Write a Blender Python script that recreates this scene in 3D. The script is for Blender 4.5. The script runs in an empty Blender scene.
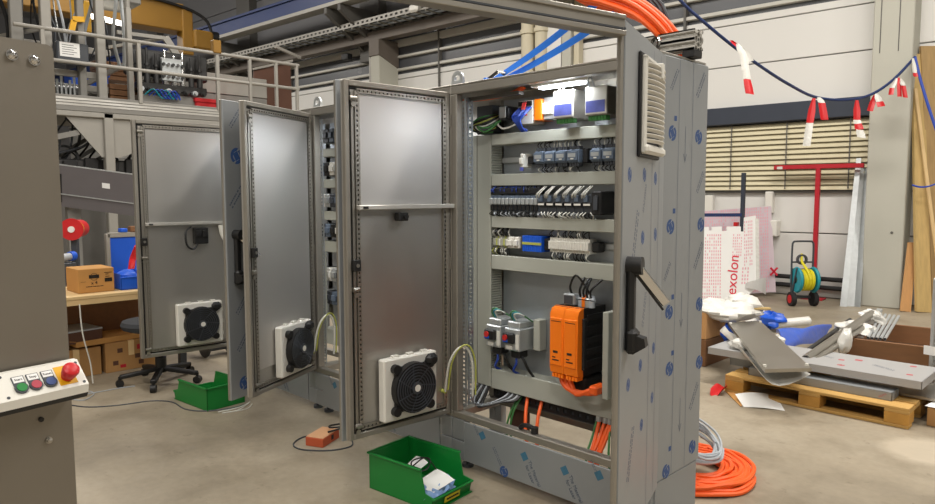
import bpy, bmesh, math, random
from mathutils import Vector, Matrix
random.seed(7)
C = bpy.context.scene.collection
PI = math.pi
R = math.radians

# ------------------------------------------------------------------ camera, world, lights, exposure
CAM_F, CAM_H = 688.0, 1.6
CAM_ROT = Matrix.Rotation(R(45.1), 4, 'Z') @ Matrix.Rotation(PI/2-R(4.85), 4, 'X') @ Matrix.Rotation(R(-0.15), 4, 'Z')
cam_d = bpy.data.cameras.new('camera'); cam = bpy.data.objects.new('camera', cam_d); C.objects.link(cam)
cam_d.sensor_width = 36; cam_d.lens = 36*CAM_F/935; cam_d.clip_start = 0.05; cam_d.clip_end = 200
cam.matrix_world = Matrix.Translation((0, 0, CAM_H)) @ CAM_ROT
sc = bpy.context.scene
sc.camera = cam
sc.view_settings.view_transform = 'Standard'; sc.view_settings.look = 'None'
sc.view_settings.gamma = 1; sc.view_settings.use_curve_mapping = False
sc.view_settings.exposure = 0.0
w = bpy.data.worlds.new('hall_air'); sc.world = w; w.use_nodes = True
w.node_tree.nodes['Background'].inputs[0].default_value = (0.75, 0.78, 0.85, 1)
w.node_tree.nodes['Background'].inputs[1].default_value = 0.25

def area(name, loc, sx, sy, power, col=(1, 0.95, 0.88), target=None):
    d = bpy.data.lights.new(name, 'AREA'); d.shape = 'RECTANGLE'; d.size = sx; d.size_y = sy
    d.energy = power; d.color = col
    o = bpy.data.objects.new(name, d); C.objects.link(o); o.location = loc
    if target is not None:
        o.rotation_euler = (Vector(target)-Vector(loc)).to_track_quat('-Z', 'Y').to_euler()
    return o
# rows of high hall luminaires, plus unseen front fill added for the plinth covers
for lx, ly, pw in ((-1.5, 6.5, 370), (3.5, 6.0, 345), (-8, 6.5, 240), (-1.5, 0.5, 210), (-7.5, 0.8, 170), (-15, 4.5, 200), (3.5, -3, 420), (-3.5, -4, 280), (-22, 3, 240)):
    area('hall_lamp_or_fill', (lx, ly, 7.2), 3.2, 0.5, pw)
# unseen point lights added to brighten the upper walls and the ceiling
for lx, ly, pw in ((-9, 4.5, 200), (-17, 5, 330), (-25, 4, 260), (2, 4.5, 160)):
    d = bpy.data.lights.new('upper_fill', 'POINT'); d.energy = pw; d.color = (1, .95, .88); d.shadow_soft_size = .35
    o = bpy.data.objects.new('upper_fill', d); C.objects.link(o); o.location = (lx, ly, 7.6)

# ------------------------------------------------------------------ point helpers (a pixel of the survey -> a point on a known plane)
_c = Vector((0, 0, CAM_H)); _r3 = CAM_ROT.to_3x3()
def ray(px, py): return _r3 @ Vector(((px-467.5)/CAM_F, -(py-252)/CAM_F, -1))
def atd(px, py, d): return _c + ray(px, py)*d
def atx(px, py, X): r = ray(px, py); return _c + r*(X/r.x)
def aty(px, py, Y): r = ray(px, py); return _c + r*(Y/r.y)
def atz(px, py, Z): r = ray(px, py); return _c + r*((Z-CAM_H)/r.z)

# ------------------------------------------------------------------ mesh builder
class MB:
    def __init__(s): s.v = []; s.f = []; s.m = []
    def add(s, vs, fs, mi=0, T=None):
        b = len(s.v)
        s.v += [tuple(T @ Vector(p)) if T else tuple(p) for p in vs]
        for f in fs: s.f.append([i+b for i in f]); s.m.append(mi)
        return s
    def box(s, x0, x1, y0, y1, z0, z1, mi=0, r=0, T=None):
        if x0 > x1: x0, x1 = x1, x0
        if y0 > y1: y0, y1 = y1, y0
        if z0 > z1: z0, z1 = z1, z0
        if r <= 0:
            vs = [(x0,y0,z0),(x1,y0,z0),(x1,y1,z0),(x0,y1,z0),(x0,y0,z1),(x1,y0,z1),(x1,y1,z1),(x0,y1,z1)]
            fs = [(0,3,2,1),(4,5,6,7),(0,1,5,4),(1,2,6,5),(2,3,7,6),(3,0,4,7)]
            return s.add(vs, fs, mi, T)
        r = min(r, (x1-x0)*.45, (y1-y0)*.45, (z1-z0)*.45)
        vs = []; idx = {}
        for ix, X in ((0,(x0,x1)),):
            pass
        lo = (x0,y0,z0); hi = (x1,y1,z1)
        for sx in (0,1):
            for sy in (0,1):
                for sz in (0,1):
                    sg = (sx,sy,sz); c = [hi[k] if sg[k] else lo[k] for k in range(3)]
                    for ax in range(3):
                        p = [c[k] if k == ax else (c[k]-r if sg[k] else c[k]+r) for k in range(3)]
                        idx[(sg,ax)] = len(vs); vs.append(tuple(p))
        fs = []
        for ax in range(3):
            o = [k for k in range(3) if k != ax]
            for sd in (0,1):
                q = []
                for a, b in ((0,0),(1,0),(1,1),(0,1)):
                    sg = [0,0,0]; sg[ax] = sd; sg[o[0]] = a; sg[o[1]] = b; q.append(idx[(tuple(sg),ax)])
                flip = (sd == 0) != (ax == 1)
                fs.append(q[::-1] if flip else q)
        for ax in range(3):           # edges along ax
            o = [k for k in range(3) if k != ax]
            for a in (0,1):
                for b in (0,1):
                    s0 = [0,0,0]; s1 = [0,0,0]; s1[ax] = 1
                    s0[o[0]] = s1[o[0]] = a; s0[o[1]] = s1[o[1]] = b
                    q = [idx[(tuple(s0),o[0])], idx[(tuple(s1),o[0])], idx[(tuple(s1),o[1])], idx[(tuple(s0),o[1])]]
                    fs.append(q)
        for sx in (0,1):
            for sy in (0,1):
                for sz in (0,1):
                    sg = (sx,sy,sz); fs.append([idx[(sg,0)], idx[(sg,1)], idx[(sg,2)]])
        # orient outward
        cc = Vector(((x0+x1)/2,(y0+y1)/2,(z0+z1)/2)); V = [Vector(p) for p in vs]; out = []
        for f in fs:
            n = (V[f[1]]-V[f[0]]).cross(V[f[2]]-V[f[0]]); m = sum((V[i] for i in f), Vector())/len(f)
            out.append(f if n.dot(m-cc) > 0 else f[::-1])
        return s.add(vs, out, mi, T)
    def bar(s, a, b, w, h, mi=0, up=(0,0,1), r=0):
        a = Vector(a); b = Vector(b); L = (b-a).length; d = (b-a)/L; up = Vector(up)
        sd = d.cross(up)
        if sd.length < 1e-4: sd = d.cross(Vector((1,0,0)))
        sd.normalize(); u = sd.cross(d)
        T = Matrix((( d.x,sd.x,u.x,a.x),(d.y,sd.y,u.y,a.y),(d.z,sd.z,u.z,a.z),(0,0,0,1)))
        return s.box(0, L, -w/2, w/2, -h/2, h/2, mi, r, T)
    def cyl(s, a, b, r, n=12, mi=0, r2=None, caps=True):
        a = Vector(a); b = Vector(b); d = (b-a).normalized(); r2 = r if r2 is None else r2
        u = d.orthogonal().normalized(); v = d.cross(u); vs = []
        for p, rr in ((a,r),(b,r2)):
            for k in range(n):
                t = 2*PI*k/n; vs.append(p+u*(rr*math.cos(t))+v*(rr*math.sin(t)))
        fs = [(k,(k+1)%n,n+(k+1)%n,n+k) for k in range(n)]
        if caps: fs += [tuple(range(n-1,-1,-1)), tuple(range(n,2*n))]
        return s.add(vs, fs, mi)
    def ring(s, c, ax, r0, r1, h, n=24, mi=0):
        c = Vector(c); d = Vector(ax).normalized(); u = d.orthogonal().normalized(); v = d.cross(u); vs = []
        for k in range(n):
            t = 2*PI*k/n; e = u*math.cos(t)+v*math.sin(t)
            vs += [c+e*r0, c+e*r1, c+e*r1+d*h, c+e*r0+d*h]
        fs = []
        for k in range(n):
            a = 4*k; b = 4*((k+1)%n)
            for i in range(4):
                j = (i+1)%4; fs.append((a+i,a+j,b+j,b+i))
        return s.add(vs, [f[::-1] for f in fs], mi)
    def lathe(s, prof, c, ax=(0,0,1), n=20, mi=0):
        c = Vector(c); d = Vector(ax).normalized(); u = d.orthogonal().normalized(); v = d.cross(u); vs = []
        for r, h in prof:
            for k in range(n):
                t = 2*PI*k/n; vs.append(c+d*h+u*(max(r,1e-4)*math.cos(t))+v*(max(r,1e-4)*math.sin(t)))
        fs = []
        for i in range(len(prof)-1):
            for k in range(n):
                fs.append((i*n+k, i*n+(k+1)%n, (i+1)*n+(k+1)%n, (i+1)*n+k))
        return s.add(vs, fs, mi)
    def tube(s, pts, r, n=6, mi=0, sub=4):
        P = [Vector(p) for p in pts]
        if sub > 1 and len(P) > 2:
            Q = []
            for i in range(len(P)-1):
                p0 = P[max(i-1,0)]; p1 = P[i]; p2 = P[i+1]; p3 = P[min(i+2,len(P)-1)]
                for k in range(sub):
                    t = k/sub
                    Q.append(.5*((2*p1)+(p2-p0)*t+(2*p0-5*p1+4*p2-p3)*t*t+(3*p1-p0-3*p2+p3)*t**3))
            Q.append(P[-1]); P = Q
        vs = []; u = None
        for i, p in enumerate(P):
            d = (P[min(i+1,len(P)-1)]-P[max(i-1,0)])
            d = d.normalized() if d.length > 1e-9 else Vector((0,0,1))
            u = d.orthogonal().normalized() if u is None else (u-d*u.dot(d))
            if u.length < 1e-6: u = d.orthogonal()
            u = u.normalized(); v = d.cross(u)
            for k in range(n):
                t = 2*PI*k/n; vs.append(p+u*(r*math.cos(t))+v*(r*math.sin(t)))
        m = len(P)
        fs = [(i*n+k, i*n+(k+1)%n, (i+1)*n+(k+1)%n, (i+1)*n+k) for i in range(m-1) for k in range(n)]
        fs += [tuple(range(n-1,-1,-1)), tuple(range((m-1)*n, m*n))]
        return s.add(vs, fs, mi)
    def prism(s, poly, off, mi=0):       # polygon of 3-D points pushed along the vector off
        P = [Vector(p) for p in poly]; off = Vector(off); n = len(P)
        nr = Vector()
        for i in range(n): nr += P[i].cross(P[(i+1)%n])
        vs = P+[p+off for p in P]
        fs = [tuple(range(n-1,-1,-1)), tuple(range(n,2*n))]+[(i,(i+1)%n,n+(i+1)%n,n+i) for i in range(n)]
        if nr.dot(off) < 0: fs = [f[::-1] for f in fs]
        return s.add(vs, fs, mi)
    def ladder(s, a, b, w, t, pitch, rung, up, mi=0):   # flat strip with a row of real holes
        a = Vector(a); b = Vector(b); L = (b-a).length; d = (b-a)/L; up = Vector(up).normalized(); sd = d.cross(up).normalized()
        T = Matrix(((d.x,sd.x,up.x,a.x),(d.y,sd.y,up.y,a.y),(d.z,sd.z,up.z,a.z),(0,0,0,1)))
        e = w*.3
        s.box(0, L, -w/2, -w/2+e, 0, t, mi, 0, T); s.box(0, L, w/2-e, w/2, 0, t, mi, 0, T)
        k = 0.0
        while k < L-rung:
            s.box(k, k+rung, -w/2+e, w/2-e, 0, t, mi, 0, T); k += pitch
        return s
    def grid(s, fn, nu, nv, th=None, mi=0):     # fn(u,v) surface, optional thickness downwards
        vs = [Vector(fn(i/nu, j/nv)) for j in range(nv+1) for i in range(nu+1)]
        W = nu+1
        fs = [(j*W+i, j*W+i+1, (j+1)*W+i+1, (j+1)*W+i) for j in range(nv) for i in range(nu)]
        if th:
            n = len(vs); vs = vs+[p-Vector((0,0,th)) for p in vs]
            fs = fs+[tuple(i+n for i in f[::-1]) for f in fs]
            rim = [i for i in range(W)]+[j*W+nu for j in range(1,nv+1)]+[nv*W+i for i in range(nu-1,-1,-1)]+[j*W for j in range(nv-1,0,-1)]
            fs += [(rim[k], rim[k]+n, rim[(k+1)%len(rim)]+n, rim[(k+1)%len(rim)]) for k in range(len(rim))]
        return s.add(vs, fs, mi)
    def blob(s, c, rx, ry, rz, n=14, m=9, mi=0, amp=0.0, seed=0, flat=None, cr=0.0):
        rd = random.Random(seed); ph = [rd.uniform(0,6.28) for _ in range(6)]
        c = Vector(c); vs = []; fs = []
        for j in range(m+1):
            la = -PI/2+PI*j/m
            for i in range(n):
                lo = 2*PI*i/n
                k = 1+cr*rd.uniform(-1,1)+amp*(math.sin(3*lo+ph[0]+2*la)+.6*math.sin(5*lo+ph[1]-3*la)+.5*math.sin(7*la+ph[2]+lo))
                p = Vector((rx*k*math.cos(la)*math.cos(lo), ry*k*math.cos(la)*math.sin(lo), rz*k*math.sin(la)))
                if flat is not None: p.z = max(p.z, flat)
                vs.append(c+p)
        for j in range(m):
            for i in range(n): fs.append((j*n+i, j*n+(i+1)%n, (j+1)*n+(i+1)%n, (j+1)*n+i))
        return s.add(vs, fs, mi)
    def build(s, name, mats, parent=None, kind=None, label=None, ang=35, loc=None):
        me = bpy.data.meshes.new(name); me.from_pydata([tuple(v) for v in s.v], [], s.f)
        if not isinstance(mats, (list,tuple)): mats = [mats]
        for m in mats: me.materials.append(m)
        me.polygons.foreach_set('material_index', s.m)
        me.polygons.foreach_set('use_smooth', [True]*len(s.f))
        me.update(); me.set_sharp_from_angle(angle=R(ang))
        o = bpy.data.objects.new(name, me); C.objects.link(o)
        if parent is not None: o.parent = parent
        if loc is not None: o.location = loc
        if kind: o['kind'] = kind
        if label: o['label'] = label
        return o

def thing(name, label, cat, loc=(0,0,0), rz=0, group=None, rx=0):
    o = bpy.data.objects.new(name, None); C.objects.link(o); o.empty_display_size = .1
    o.location = loc; o.rotation_euler = (rx,0,rz); o['label'] = label; o['category'] = cat
    if group: o['group'] = group
    return o
def tag(o, label, cat, group=None):
    o['label'] = label; o['category'] = cat
    if group: o['group'] = group
    return o
def dup(o, parent=None):
    c = o.copy(); C.objects.link(c)
    if parent is not None: c.parent = parent
    for ch in list(o.children): dup(ch, c)
    return c
def text(name, body, size, mat, T, parent=None, ext=.0006, align='CENTER', squash=1.0):
    cu = bpy.data.curves.new('lettering', 'FONT'); cu.body = body; cu.size = size; cu.extrude = ext
    cu.align_x = align; cu.align_y = 'CENTER'
    t = bpy.data.objects.new('lettering', cu); C.objects.link(t)
    bpy.context.view_layer.update()
    me = bpy.data.meshes.new_from_object(t.evaluated_get(bpy.context.evaluated_depsgraph_get()))
    bpy.data.objects.remove(t)
    me.transform(T @ Matrix.Diagonal((squash,1,1,1)))
    me.materials.clear(); me.materials.append(mat)
    o = bpy.data.objects.new(name, me); C.objects.link(o)
    if parent is not None: o.parent = parent
    return o
def frame(o, x, y):      # matrix whose columns are x, y, x cross y at origin o
    x = Vector(x).normalized(); z = x.cross(Vector(y)).normalized(); y = z.cross(x)
    return Matrix(((x.x,y.x,z.x,o[0]),(x.y,y.y,z.y,o[1]),(x.z,y.z,z.z,o[2]),(0,0,0,1)))

# ------------------------------------------------------------------ materials
def srgb(r, g, b):
    f = lambda c: (c/255/12.92) if c <= 10 else ((c/255+.055)/1.055)**2.4
    return (f(r), f(g), f(b), 1)
def mat(name, col, rough=.5, metal=0.0, var=.12, scale=6, stretch=None, bump=0, bscale=60, emit=0, trans=0, spec=.5, rvar=.08, coat=0):
    m = bpy.data.materials.new(name); m.use_nodes = True; nt = m.node_tree; N = nt.nodes; L = nt.links
    b = N['Principled BSDF']; b.inputs['Roughness'].default_value = rough; b.inputs['Metallic'].default_value = metal
    b.inputs['Specular IOR Level'].default_value = spec; b.inputs['Coat Weight'].default_value = coat
    c = srgb(*col)
    tc = N.new('ShaderNodeTexCoord'); mp = N.new('ShaderNodeMapping'); L.new(tc.outputs['Object'], mp.inputs[0])
    if stretch: mp.inputs['Scale'].default_value = stretch
    nz = N.new('ShaderNodeTexNoise'); nz.inputs['Scale'].default_value = scale; nz.inputs['Detail'].default_value = 5
    L.new(mp.outputs[0], nz.inputs['Vector'])
    mx = N.new('ShaderNodeMix'); mx.data_type = 'RGBA'
    mx.inputs[6].default_value = tuple(v*(1-var) for v in c[:3])+(1,); mx.inputs[7].default_value = tuple(min(1,v*(1+var)) for v in c[:3])+(1,)
    L.new(nz.outputs[0], mx.inputs[0]); L.new(mx.outputs[2], b.inputs['Base Color'])
    if rvar:
        mr = N.new('ShaderNodeMapRange'); mr.inputs[3].default_value = max(0,rough-rvar); mr.inputs[4].default_value = min(1,rough+rvar)
        L.new(nz.outputs[0], mr.inputs[0]); L.new(mr.outputs[0], b.inputs['Roughness'])
    if bump:
        n2 = N.new('ShaderNodeTexNoise'); n2.inputs['Scale'].default_value = bscale; n2.inputs['Detail'].default_value = 4
        L.new(mp.outputs[0], n2.inputs['Vector'])
        bp = N.new('ShaderNodeBump'); bp.inputs['Strength'].default_value = bump; bp.inputs['Distance'].default_value = .01
        L.new(n2.outputs[0], bp.inputs['Height']); L.new(bp.outputs[0], b.inputs['Normal'])
    if emit:
        b.inputs['Emission Color'].default_value = c; b.inputs['Emission Strength'].default_value = emit
    if trans: b.inputs['Transmission Weight'].default_value = trans
    return m
M = {}
M['steel'] = mat('brushed_stainless', (176,172,164), .40, 1.0, .06, 5, (1,1,.15), bump=.02, bscale=90)
M['steel_in'] = mat('satin_stainless_inner', (190,188,184), .46, 1.0, .06, 3, (1,1,.3))
M['steel_lip'] = mat('stainless_edge', (158,154,146), .45, .75, .06, 8)
M['foil'] = mat('foil_covered_stainless', (151,155,158), .46, .4, .05, 3)
M['steel_lit'] = mat('lit_stainless_inner', (204,202,200), .5, .9, .04, 3)  # lighter copy of the inner steel, reflections put into the colour
M['foil_pale'] = mat('pale_foil', (176,176,176), .45, .3, .04, 3)
M['zinc'] = mat('zinc_plate', (176,182,188), .42, .85, .08, 9)
M['galv'] = mat('galvanised_sheet', (194,198,199), .45, .75, .18, 14)
M['duct'] = mat('grey_duct', (168,170,160), .6, 0, .04)
M['frame_grey'] = mat('painted_grey', (130,128,123), .55, .1, .08)
M['frame_light'] = mat('light_grey_paint', (156,153,146), .5, .2, .08)
M['white'] = mat('white_plastic', (222,220,212), .5, 0, .03)
M['black'] = mat('black_plastic', (22,22,23), .5, 0, .15)
M['dark'] = mat('dark_grey_plastic', (62,66,72), .5, 0, .1)
M['bluegrey'] = mat('blue_grey_plastic', (96,110,128), .5, 0, .08)
M['orange'] = mat('orange_housing', (255,126,10), .42, 0, .04)
M['orange_cable'] = mat('orange_cable', (240,96,28), .5, 0, .08)
M['grey_cable'] = mat('grey_cable', (170,176,182), .5, 0, .06)
M['black_cable'] = mat('black_cable', (18,18,19), .5, 0, .1)
M['green_cable'] = mat('green_cable', (58,120,60), .5, 0, .1)
M['yellow_green'] = mat('yellow_green_wire', (176,180,84), .5, 0, .1)
M['blue_cable'] = mat('blue_cable', (36,70,170), .5, 0, .1)
M['white_wire'] = mat('white_wire', (214,214,206), .5, 0, .05)
M['red_wire'] = mat('red_wire', (190,40,34), .5, 0, .05)
M['blue'] = mat('blue_strap', (40,122,232), .6, 0, .15, 20)
M['blue_plastic'] = mat('blue_plastic', (20,88,208), .45, 0, .06)
M['blue_film'] = mat('blue_film', (26,84,196), .35, 0, .25, 12, bump=.3, bscale=12)
M['red'] = mat('red_plastic', (196,28,34), .42, 0, .06)
M['red_paint'] = mat('red_paint', (178,30,44), .45, 0, .12)
M['yellow'] = mat('yellow_paint', (226,170,20), .5, 0, .1)
M['crane'] = mat('crane_yellow', (138,100,26), .5, 0, .15, 2)
M['green_bin'] = mat('green_bin_plastic', (14,122,48), .42, 0, .08)
M['wood'] = mat('pallet_wood', (190,150,84), .75, 0, .3, 5, (1.2,9,9), bump=.3, bscale=30)
M['wood_end'] = mat('wood_block', (184,136,62), .75, 0, .3, 9, bump=.3, bscale=40)
M['plank'] = mat('plank_wood', (190,162,106), .7, 0, .25, 4, (8,8,.7), bump=.2, bscale=20)
M['plank_new'] = mat('new_timber', (196,148,96), .7, 0, .18, 4, (8,8,.7))
M['brownbox'] = mat('brown_plywood', (126,88,56), .7, 0, .2, 5, (1,6,6))
M['card'] = mat('cardboard', (190,140,78), .8, 0, .1, 5)
M['card_dark'] = mat('worn_cardboard', (170,128,78), .8, 0, .22, 4)
M['rust'] = mat('brown_board', (86,56,42), .7, 0, .2, 4)
M['bench'] = mat('bench_top', (216,186,136), .55, 0, .1, 6, (6,1,1))
M['concrete'] = mat('concrete_column', (178,177,166), .8, 0, .1, 1.3, bump=.08, bscale=25)
M['wall'] = mat('wall_panel_paint', (217,216,212), .65, 0, .03, .8)
M['wall_grey'] = mat('upper_wall_grey', (112,112,114), .7, 0, .06, .6)
M['stripe_rail'] = mat('pale_stripe', (196,194,186), .5, 0, .05)
M['glass_shadow'] = mat('dark_glass_and_shadow', (88,90,94), .25, 0, .25, .5)  # glass of the low window, also the dark shadow stripes above
M['header'] = mat('blind_box_blue_grey', (52,58,70), .5, .1, .08)
M['slat'] = mat('cream_slat', (204,195,164), .5, 0, .06, 3)
M['pipe_cream'] = mat('cream_pipe', (196,188,164), .5, 0, .06)
M['crane_blue'] = mat('crane_rail_blue', (34,52,98), .5, .1, .1)
M['tray'] = mat('cable_tray_steel', (152,150,140), .5, .3, .12)
M['bracket'] = mat('dark_grey_paint', (92,90,86), .6, .1, .1)  # plain dark grey of the brackets and trim
M['brown_steel'] = mat('brown_grey_beam', (104,96,88), .6, .1, .1)
M['rubber'] = mat('rubber', (28,28,29), .8, 0, .15)
M['teal'] = mat('teal_plastic', (24,140,156), .45, 0, .08)
M['hose_yellow'] = mat('yellow_hose', (214,202,30), .45, 0, .1)
M['print_blue'] = mat('blue_print', (50,80,132), .5, 0, .2, 60)
M['print_dark'] = mat('dark_print', (88,98,116), .5, 0, .2, 60)
M['print_teal'] = mat('teal_print', (62,110,136), .5, 0, .2, 60)
M['print_black'] = mat('black_print', (30,26,22), .6, 0, .1)
M['print_rose'] = mat('rose_print', (176,86,92), .5, 0, .15, 40)
M['old_plank'] = mat('old_plank', (164,136,92), .75, 0, .25, 4, (8,8,.7), bump=.2, bscale=20)
M['print_red'] = mat('red_print', (212,36,62), .5, 0, .1)
M['print_pink'] = mat('pink_print', (226,166,178), .6, 0, .1)
M['paper'] = mat('white_paper', (232,232,230), .7, 0, .03)
M['film'] = mat('milky_film', (214,213,207), .3, 0, .14, 14, bump=.7, bscale=22)
M['lilac'] = mat('lilac_film_sheet', (206,190,198), .4, 0, .06, 4)
M['chrome'] = mat('chrome', (210,210,210), .18, 1.0, .04)
M['alu'] = mat('aluminium_profile', (196,194,188), .45, .55, .05)
M['lamp'] = mat('lit_tube', (255,250,236), .4, 0, 0, emit=9)
M['led'] = mat('cabinet_lamp', (236,244,255), .4, 0, 0, emit=14)
M['label_blue'] = mat('violet_blue_label', (84,92,168), .5, 0, .35, 30)
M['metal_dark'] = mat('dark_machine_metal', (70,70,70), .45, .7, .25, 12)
M['red_crate'] = mat('red_crate', (190,22,30), .5, 0, .1)
M['brick_red'] = mat('orange_red_carton', (186,84,48), .7, 0, .15, 9)
M['brick_top'] = mat('carton_top', (206,158,118), .7, 0, .1, 9)
M['col_steel'] = mat('matt_stainless_column', (138,132,122), .5, .8, .10, 2.5, bump=.03, bscale=30)
M['bluegrey_dark'] = mat('conveyor_grey', (112,108,110), .45, .4, .06)
M['ceiling'] = mat('ceiling_paint', (150,150,152), .8, 0, .04)
M['fabric'] = mat('grey_fabric', (52,54,58), .9, 0, .15, 30)

def floor_mat():
    m = bpy.data.materials.new('concrete_floor'); m.use_nodes = True; nt = m.node_tree; N = nt.nodes; L = nt.links; b = N['Principled BSDF']
    tc = N.new('ShaderNodeTexCoord')
    def noise(sc_, det=6, ro=.6):
        n = N.new('ShaderNodeTexNoise'); n.inputs['Scale'].default_value = sc_; n.inputs['Detail'].default_value = det; n.inputs['Roughness'].default_value = ro
        L.new(tc.outputs['Object'], n.inputs['Vector']); return n
    def ramp(src, pts):
        r = N.new('ShaderNodeValToRGB'); e = r.color_ramp.elements
        e[0].position, e[0].color = pts[0]; e[1].position, e[1].color = pts[-1]
        for p, c in pts[1:-1]:
            q = e.new(p); q.color = c
        L.new(src.outputs[0], r.inputs[0]); return r
    n1 = noise(.55); n2 = noise(2.6); n3 = noise(22, 3)
    r1 = ramp(n1, [(.32, srgb(128,118,101)), (.5, srgb(150,139,120)), (.68, srgb(165,155,137))])
    r2 = ramp(n2, [(.3, (.55,.52,.47,1)), (.5, (1,1,1,1)), (.75, (1.0,.99,.97,1))])
    r3 = ramp(n3, [(.3, (.88,.88,.88,1)), (.7, (1.06,1.06,1.06,1))])
    a = N.new('ShaderNodeMix'); a.data_type = 'RGBA'; a.blend_type = 'MULTIPLY'; a.inputs[0].default_value = .55
    L.new(r1.outputs[0], a.inputs[6]); L.new(r2.outputs[0], a.inputs[7])
    c = N.new('ShaderNodeMix'); c.data_type = 'RGBA'; c.blend_type = 'MULTIPLY'; c.inputs[0].default_value = .7
    L.new(a.outputs[2], c.inputs[6]); L.new(r3.outputs[0], c.inputs[7])
    # pale worn patch and dark scuffs
    n4 = noise(7, 4, .7); r4 = ramp(n4, [(.30, (.6,.57,.53,1)), (.38, (1,1,1,1)), (1, (1,1,1,1))])
    d = N.new('ShaderNodeMix'); d.data_type = 'RGBA'; d.blend_type = 'MULTIPLY'; d.inputs[0].default_value = .7
    vd = N.new('ShaderNodeVectorMath'); vd.operation = 'DISTANCE'; vd.inputs[1].default_value = (-.90,4.95,0); L.new(tc.outputs['Object'], vd.inputs[0])
    ad = N.new('ShaderNodeMath'); ad.operation = 'MULTIPLY_ADD'; ad.inputs[1].default_value = .5; L.new(n2.outputs[0], ad.inputs[0]); L.new(vd.outputs['Value'], ad.inputs[2])
    r5 = ramp(ad, [(.42, (.62,.62,.62,1)), (.55, (0,0,0,1)), (1, (0,0,0,1))])
    pt = N.new('ShaderNodeMix'); pt.data_type = 'RGBA'; pt.inputs[7].default_value = srgb(196,184,164)
    L.new(c.outputs[2], d.inputs[6]); L.new(r4.outputs[0], d.inputs[7])
    L.new(d.outputs[2], pt.inputs[6]); L.new(r5.outputs[0], pt.inputs[0]); L.new(pt.outputs[2], b.inputs['Base Color'])
    rr = ramp(n2, [(.3, (.42,.42,.42,1)), (.7, (.62,.62,.62,1))]); L.new(rr.outputs[0], b.inputs['Roughness'])
    bp = N.new('ShaderNodeBump'); bp.inputs['Strength'].default_value = .12; bp.inputs['Distance'].default_value = .004
    L.new(n3.outputs[0], bp.inputs['Height']); L.new(bp.outputs[0], b.inputs['Normal'])
    return m
M['floor'] = floor_mat()

# ================================================================== THE HALL
def struct(name, mb, mats, parent=None): return mb.build(name, mats, parent, kind='structure')
struct('floor', MB().box(-34, 12, -12, 16, -.2, 0), M['floor'])
struct('ceiling', MB().box(-34, 12, -12, 16, 9, 9.2), M['ceiling'])
struct('wall_left', MB().box(-34.2, -34, -12, 16, 0, 9), M['wall_grey'])
wr = struct('wall_right', MB().box(12, 12.2, -12, 16, 0, 9), M['wall'])
struct('wall_front', MB().box(-34, 12, -12.2, -12, 0, 9), M['wall'])
WA = R(3.76); W0 = Vector((-3.7, 11.2, 0))
wu = Vector((math.cos(WA), math.sin(WA), 0)); wn = Vector((-math.sin(WA), math.cos(WA), 0))
def wp(s, off, z): return W0+wu*s-wn*off+Vector((0,0,z))       # along the wall, out from it, up
wall = struct('wall_back', MB().box(-31, 16, .2, .35, 0, 9), M['wall_grey'])
wall.location = W0; wall.rotation_euler = (0,0,WA)
def wpanel(s0, s1, z0, z1, m='wall', y0=0.0):
    g = .008
    return MB().box(s0+g, s1-g, y0, .2, z0+g, z1-g, 0, .006).build('panel', M[m], wall)
cuts = (-30.9, -20, -10.2, -3.4)
for a, b in zip(cuts, cuts[1:]):
    for z0, z1 in ((0,.98),(.98,1.62),(1.62,2.98),(2.98,3.65),(3.65,4.31)): wpanel(a, b, z0, z1)
for z0, z1 in ((0,.98),(.98,1.62),(2.98,3.65),(3.65,4.31)):
    wpanel(-3.4, 3.2, z0, z1); wpanel(3.2, 15.9, z0, z1)
wpanel(3.2, 15.9, 1.62, 2.98); wpanel(-3.4, -2.6, 1.62, 2.98); wpanel(.9, 3.2, 1.62, 2.98)
for a, b in zip((-30.9,-20,-10.2,-3.4,3.2), (-20,-10.2,-3.4,3.2,15.9)):
    wpanel(a, b, 4.31, 4.43)
    wpanel(a, b, 5.45, 7.2, 'wall_grey'); wpanel(a, b, 7.2, 8.98, 'wall_grey')
# tray shadows high on the wall, built as dark panes between pale rails
rw = struct('shadow_stripes', MB().box(-30.9, 15.9, .12, .16, 4.43, 5.45), M['bracket'], wall)
for k, (z0, z1) in enumerate(((4.50,4.56),(4.80,4.855),(5.06,5.22))):
    MB().box(-30.9, 15.9, -.03, .1, z0, z1, 0, .008).build('pale_stripe', M['stripe_rail'], rw)
zs = ((4.43,4.50),(4.56,4.80),(4.855,5.06),(5.22,5.45))
ms = [-30.9+5.75*i for i in range(9)]
for a, b in zip(ms, ms[1:]):
    for z0, z1 in zs: MB().box(a+.02, b-.02, .06, .09, z0, z1).build('pane', M['glass_shadow'], rw)
for a in ms[1:-1]: MB().box(a-.02, a+.02, -.045, .05, 3.4, 5.45).build('mullion', M['bracket'], rw)
# the low window behind the closed blind
lw = struct('window_2', MB().box(-2.6, .9, .1, .14, 1.62, 2.98), M['glass_shadow'], wall)
MB().box(-2.6, .9, -.06, .08, 1.60, 1.64, 0, .005).build('window_sill', M['bracket'], lw)

vb = thing('venetian_blind', 'cream slatted blind with dark blue-grey box, closed over the wall window', 'blind', wp(0,0,0), WA)
MB().box(-2.62, .84, -.16, .02, 2.70, 2.98, 0, .01).build('head_box', M['header'], vb)
sl0 = None
for k in range(13):
    z = 1.69+.0795*k
    if sl0 is None:
        sl0 = MB().grid(lambda u, v: (-2.58+u*3.38, -.035-.055*v-.008*math.sin(PI*v), .040-.083*v), 1, 4, .003).build('slat', M['slat'], vb); sl0.location.z = z
    else:
        c = sl0.copy(); C.objects.link(c); c.parent = vb; c.location.z = z
for s in (-2.2,-1.28,-.43,.45): MB().box(s-.008, s+.008, -.102, -.096, 1.66, 2.7).build('ladder_cord', M['bracket'], vb)

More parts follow.
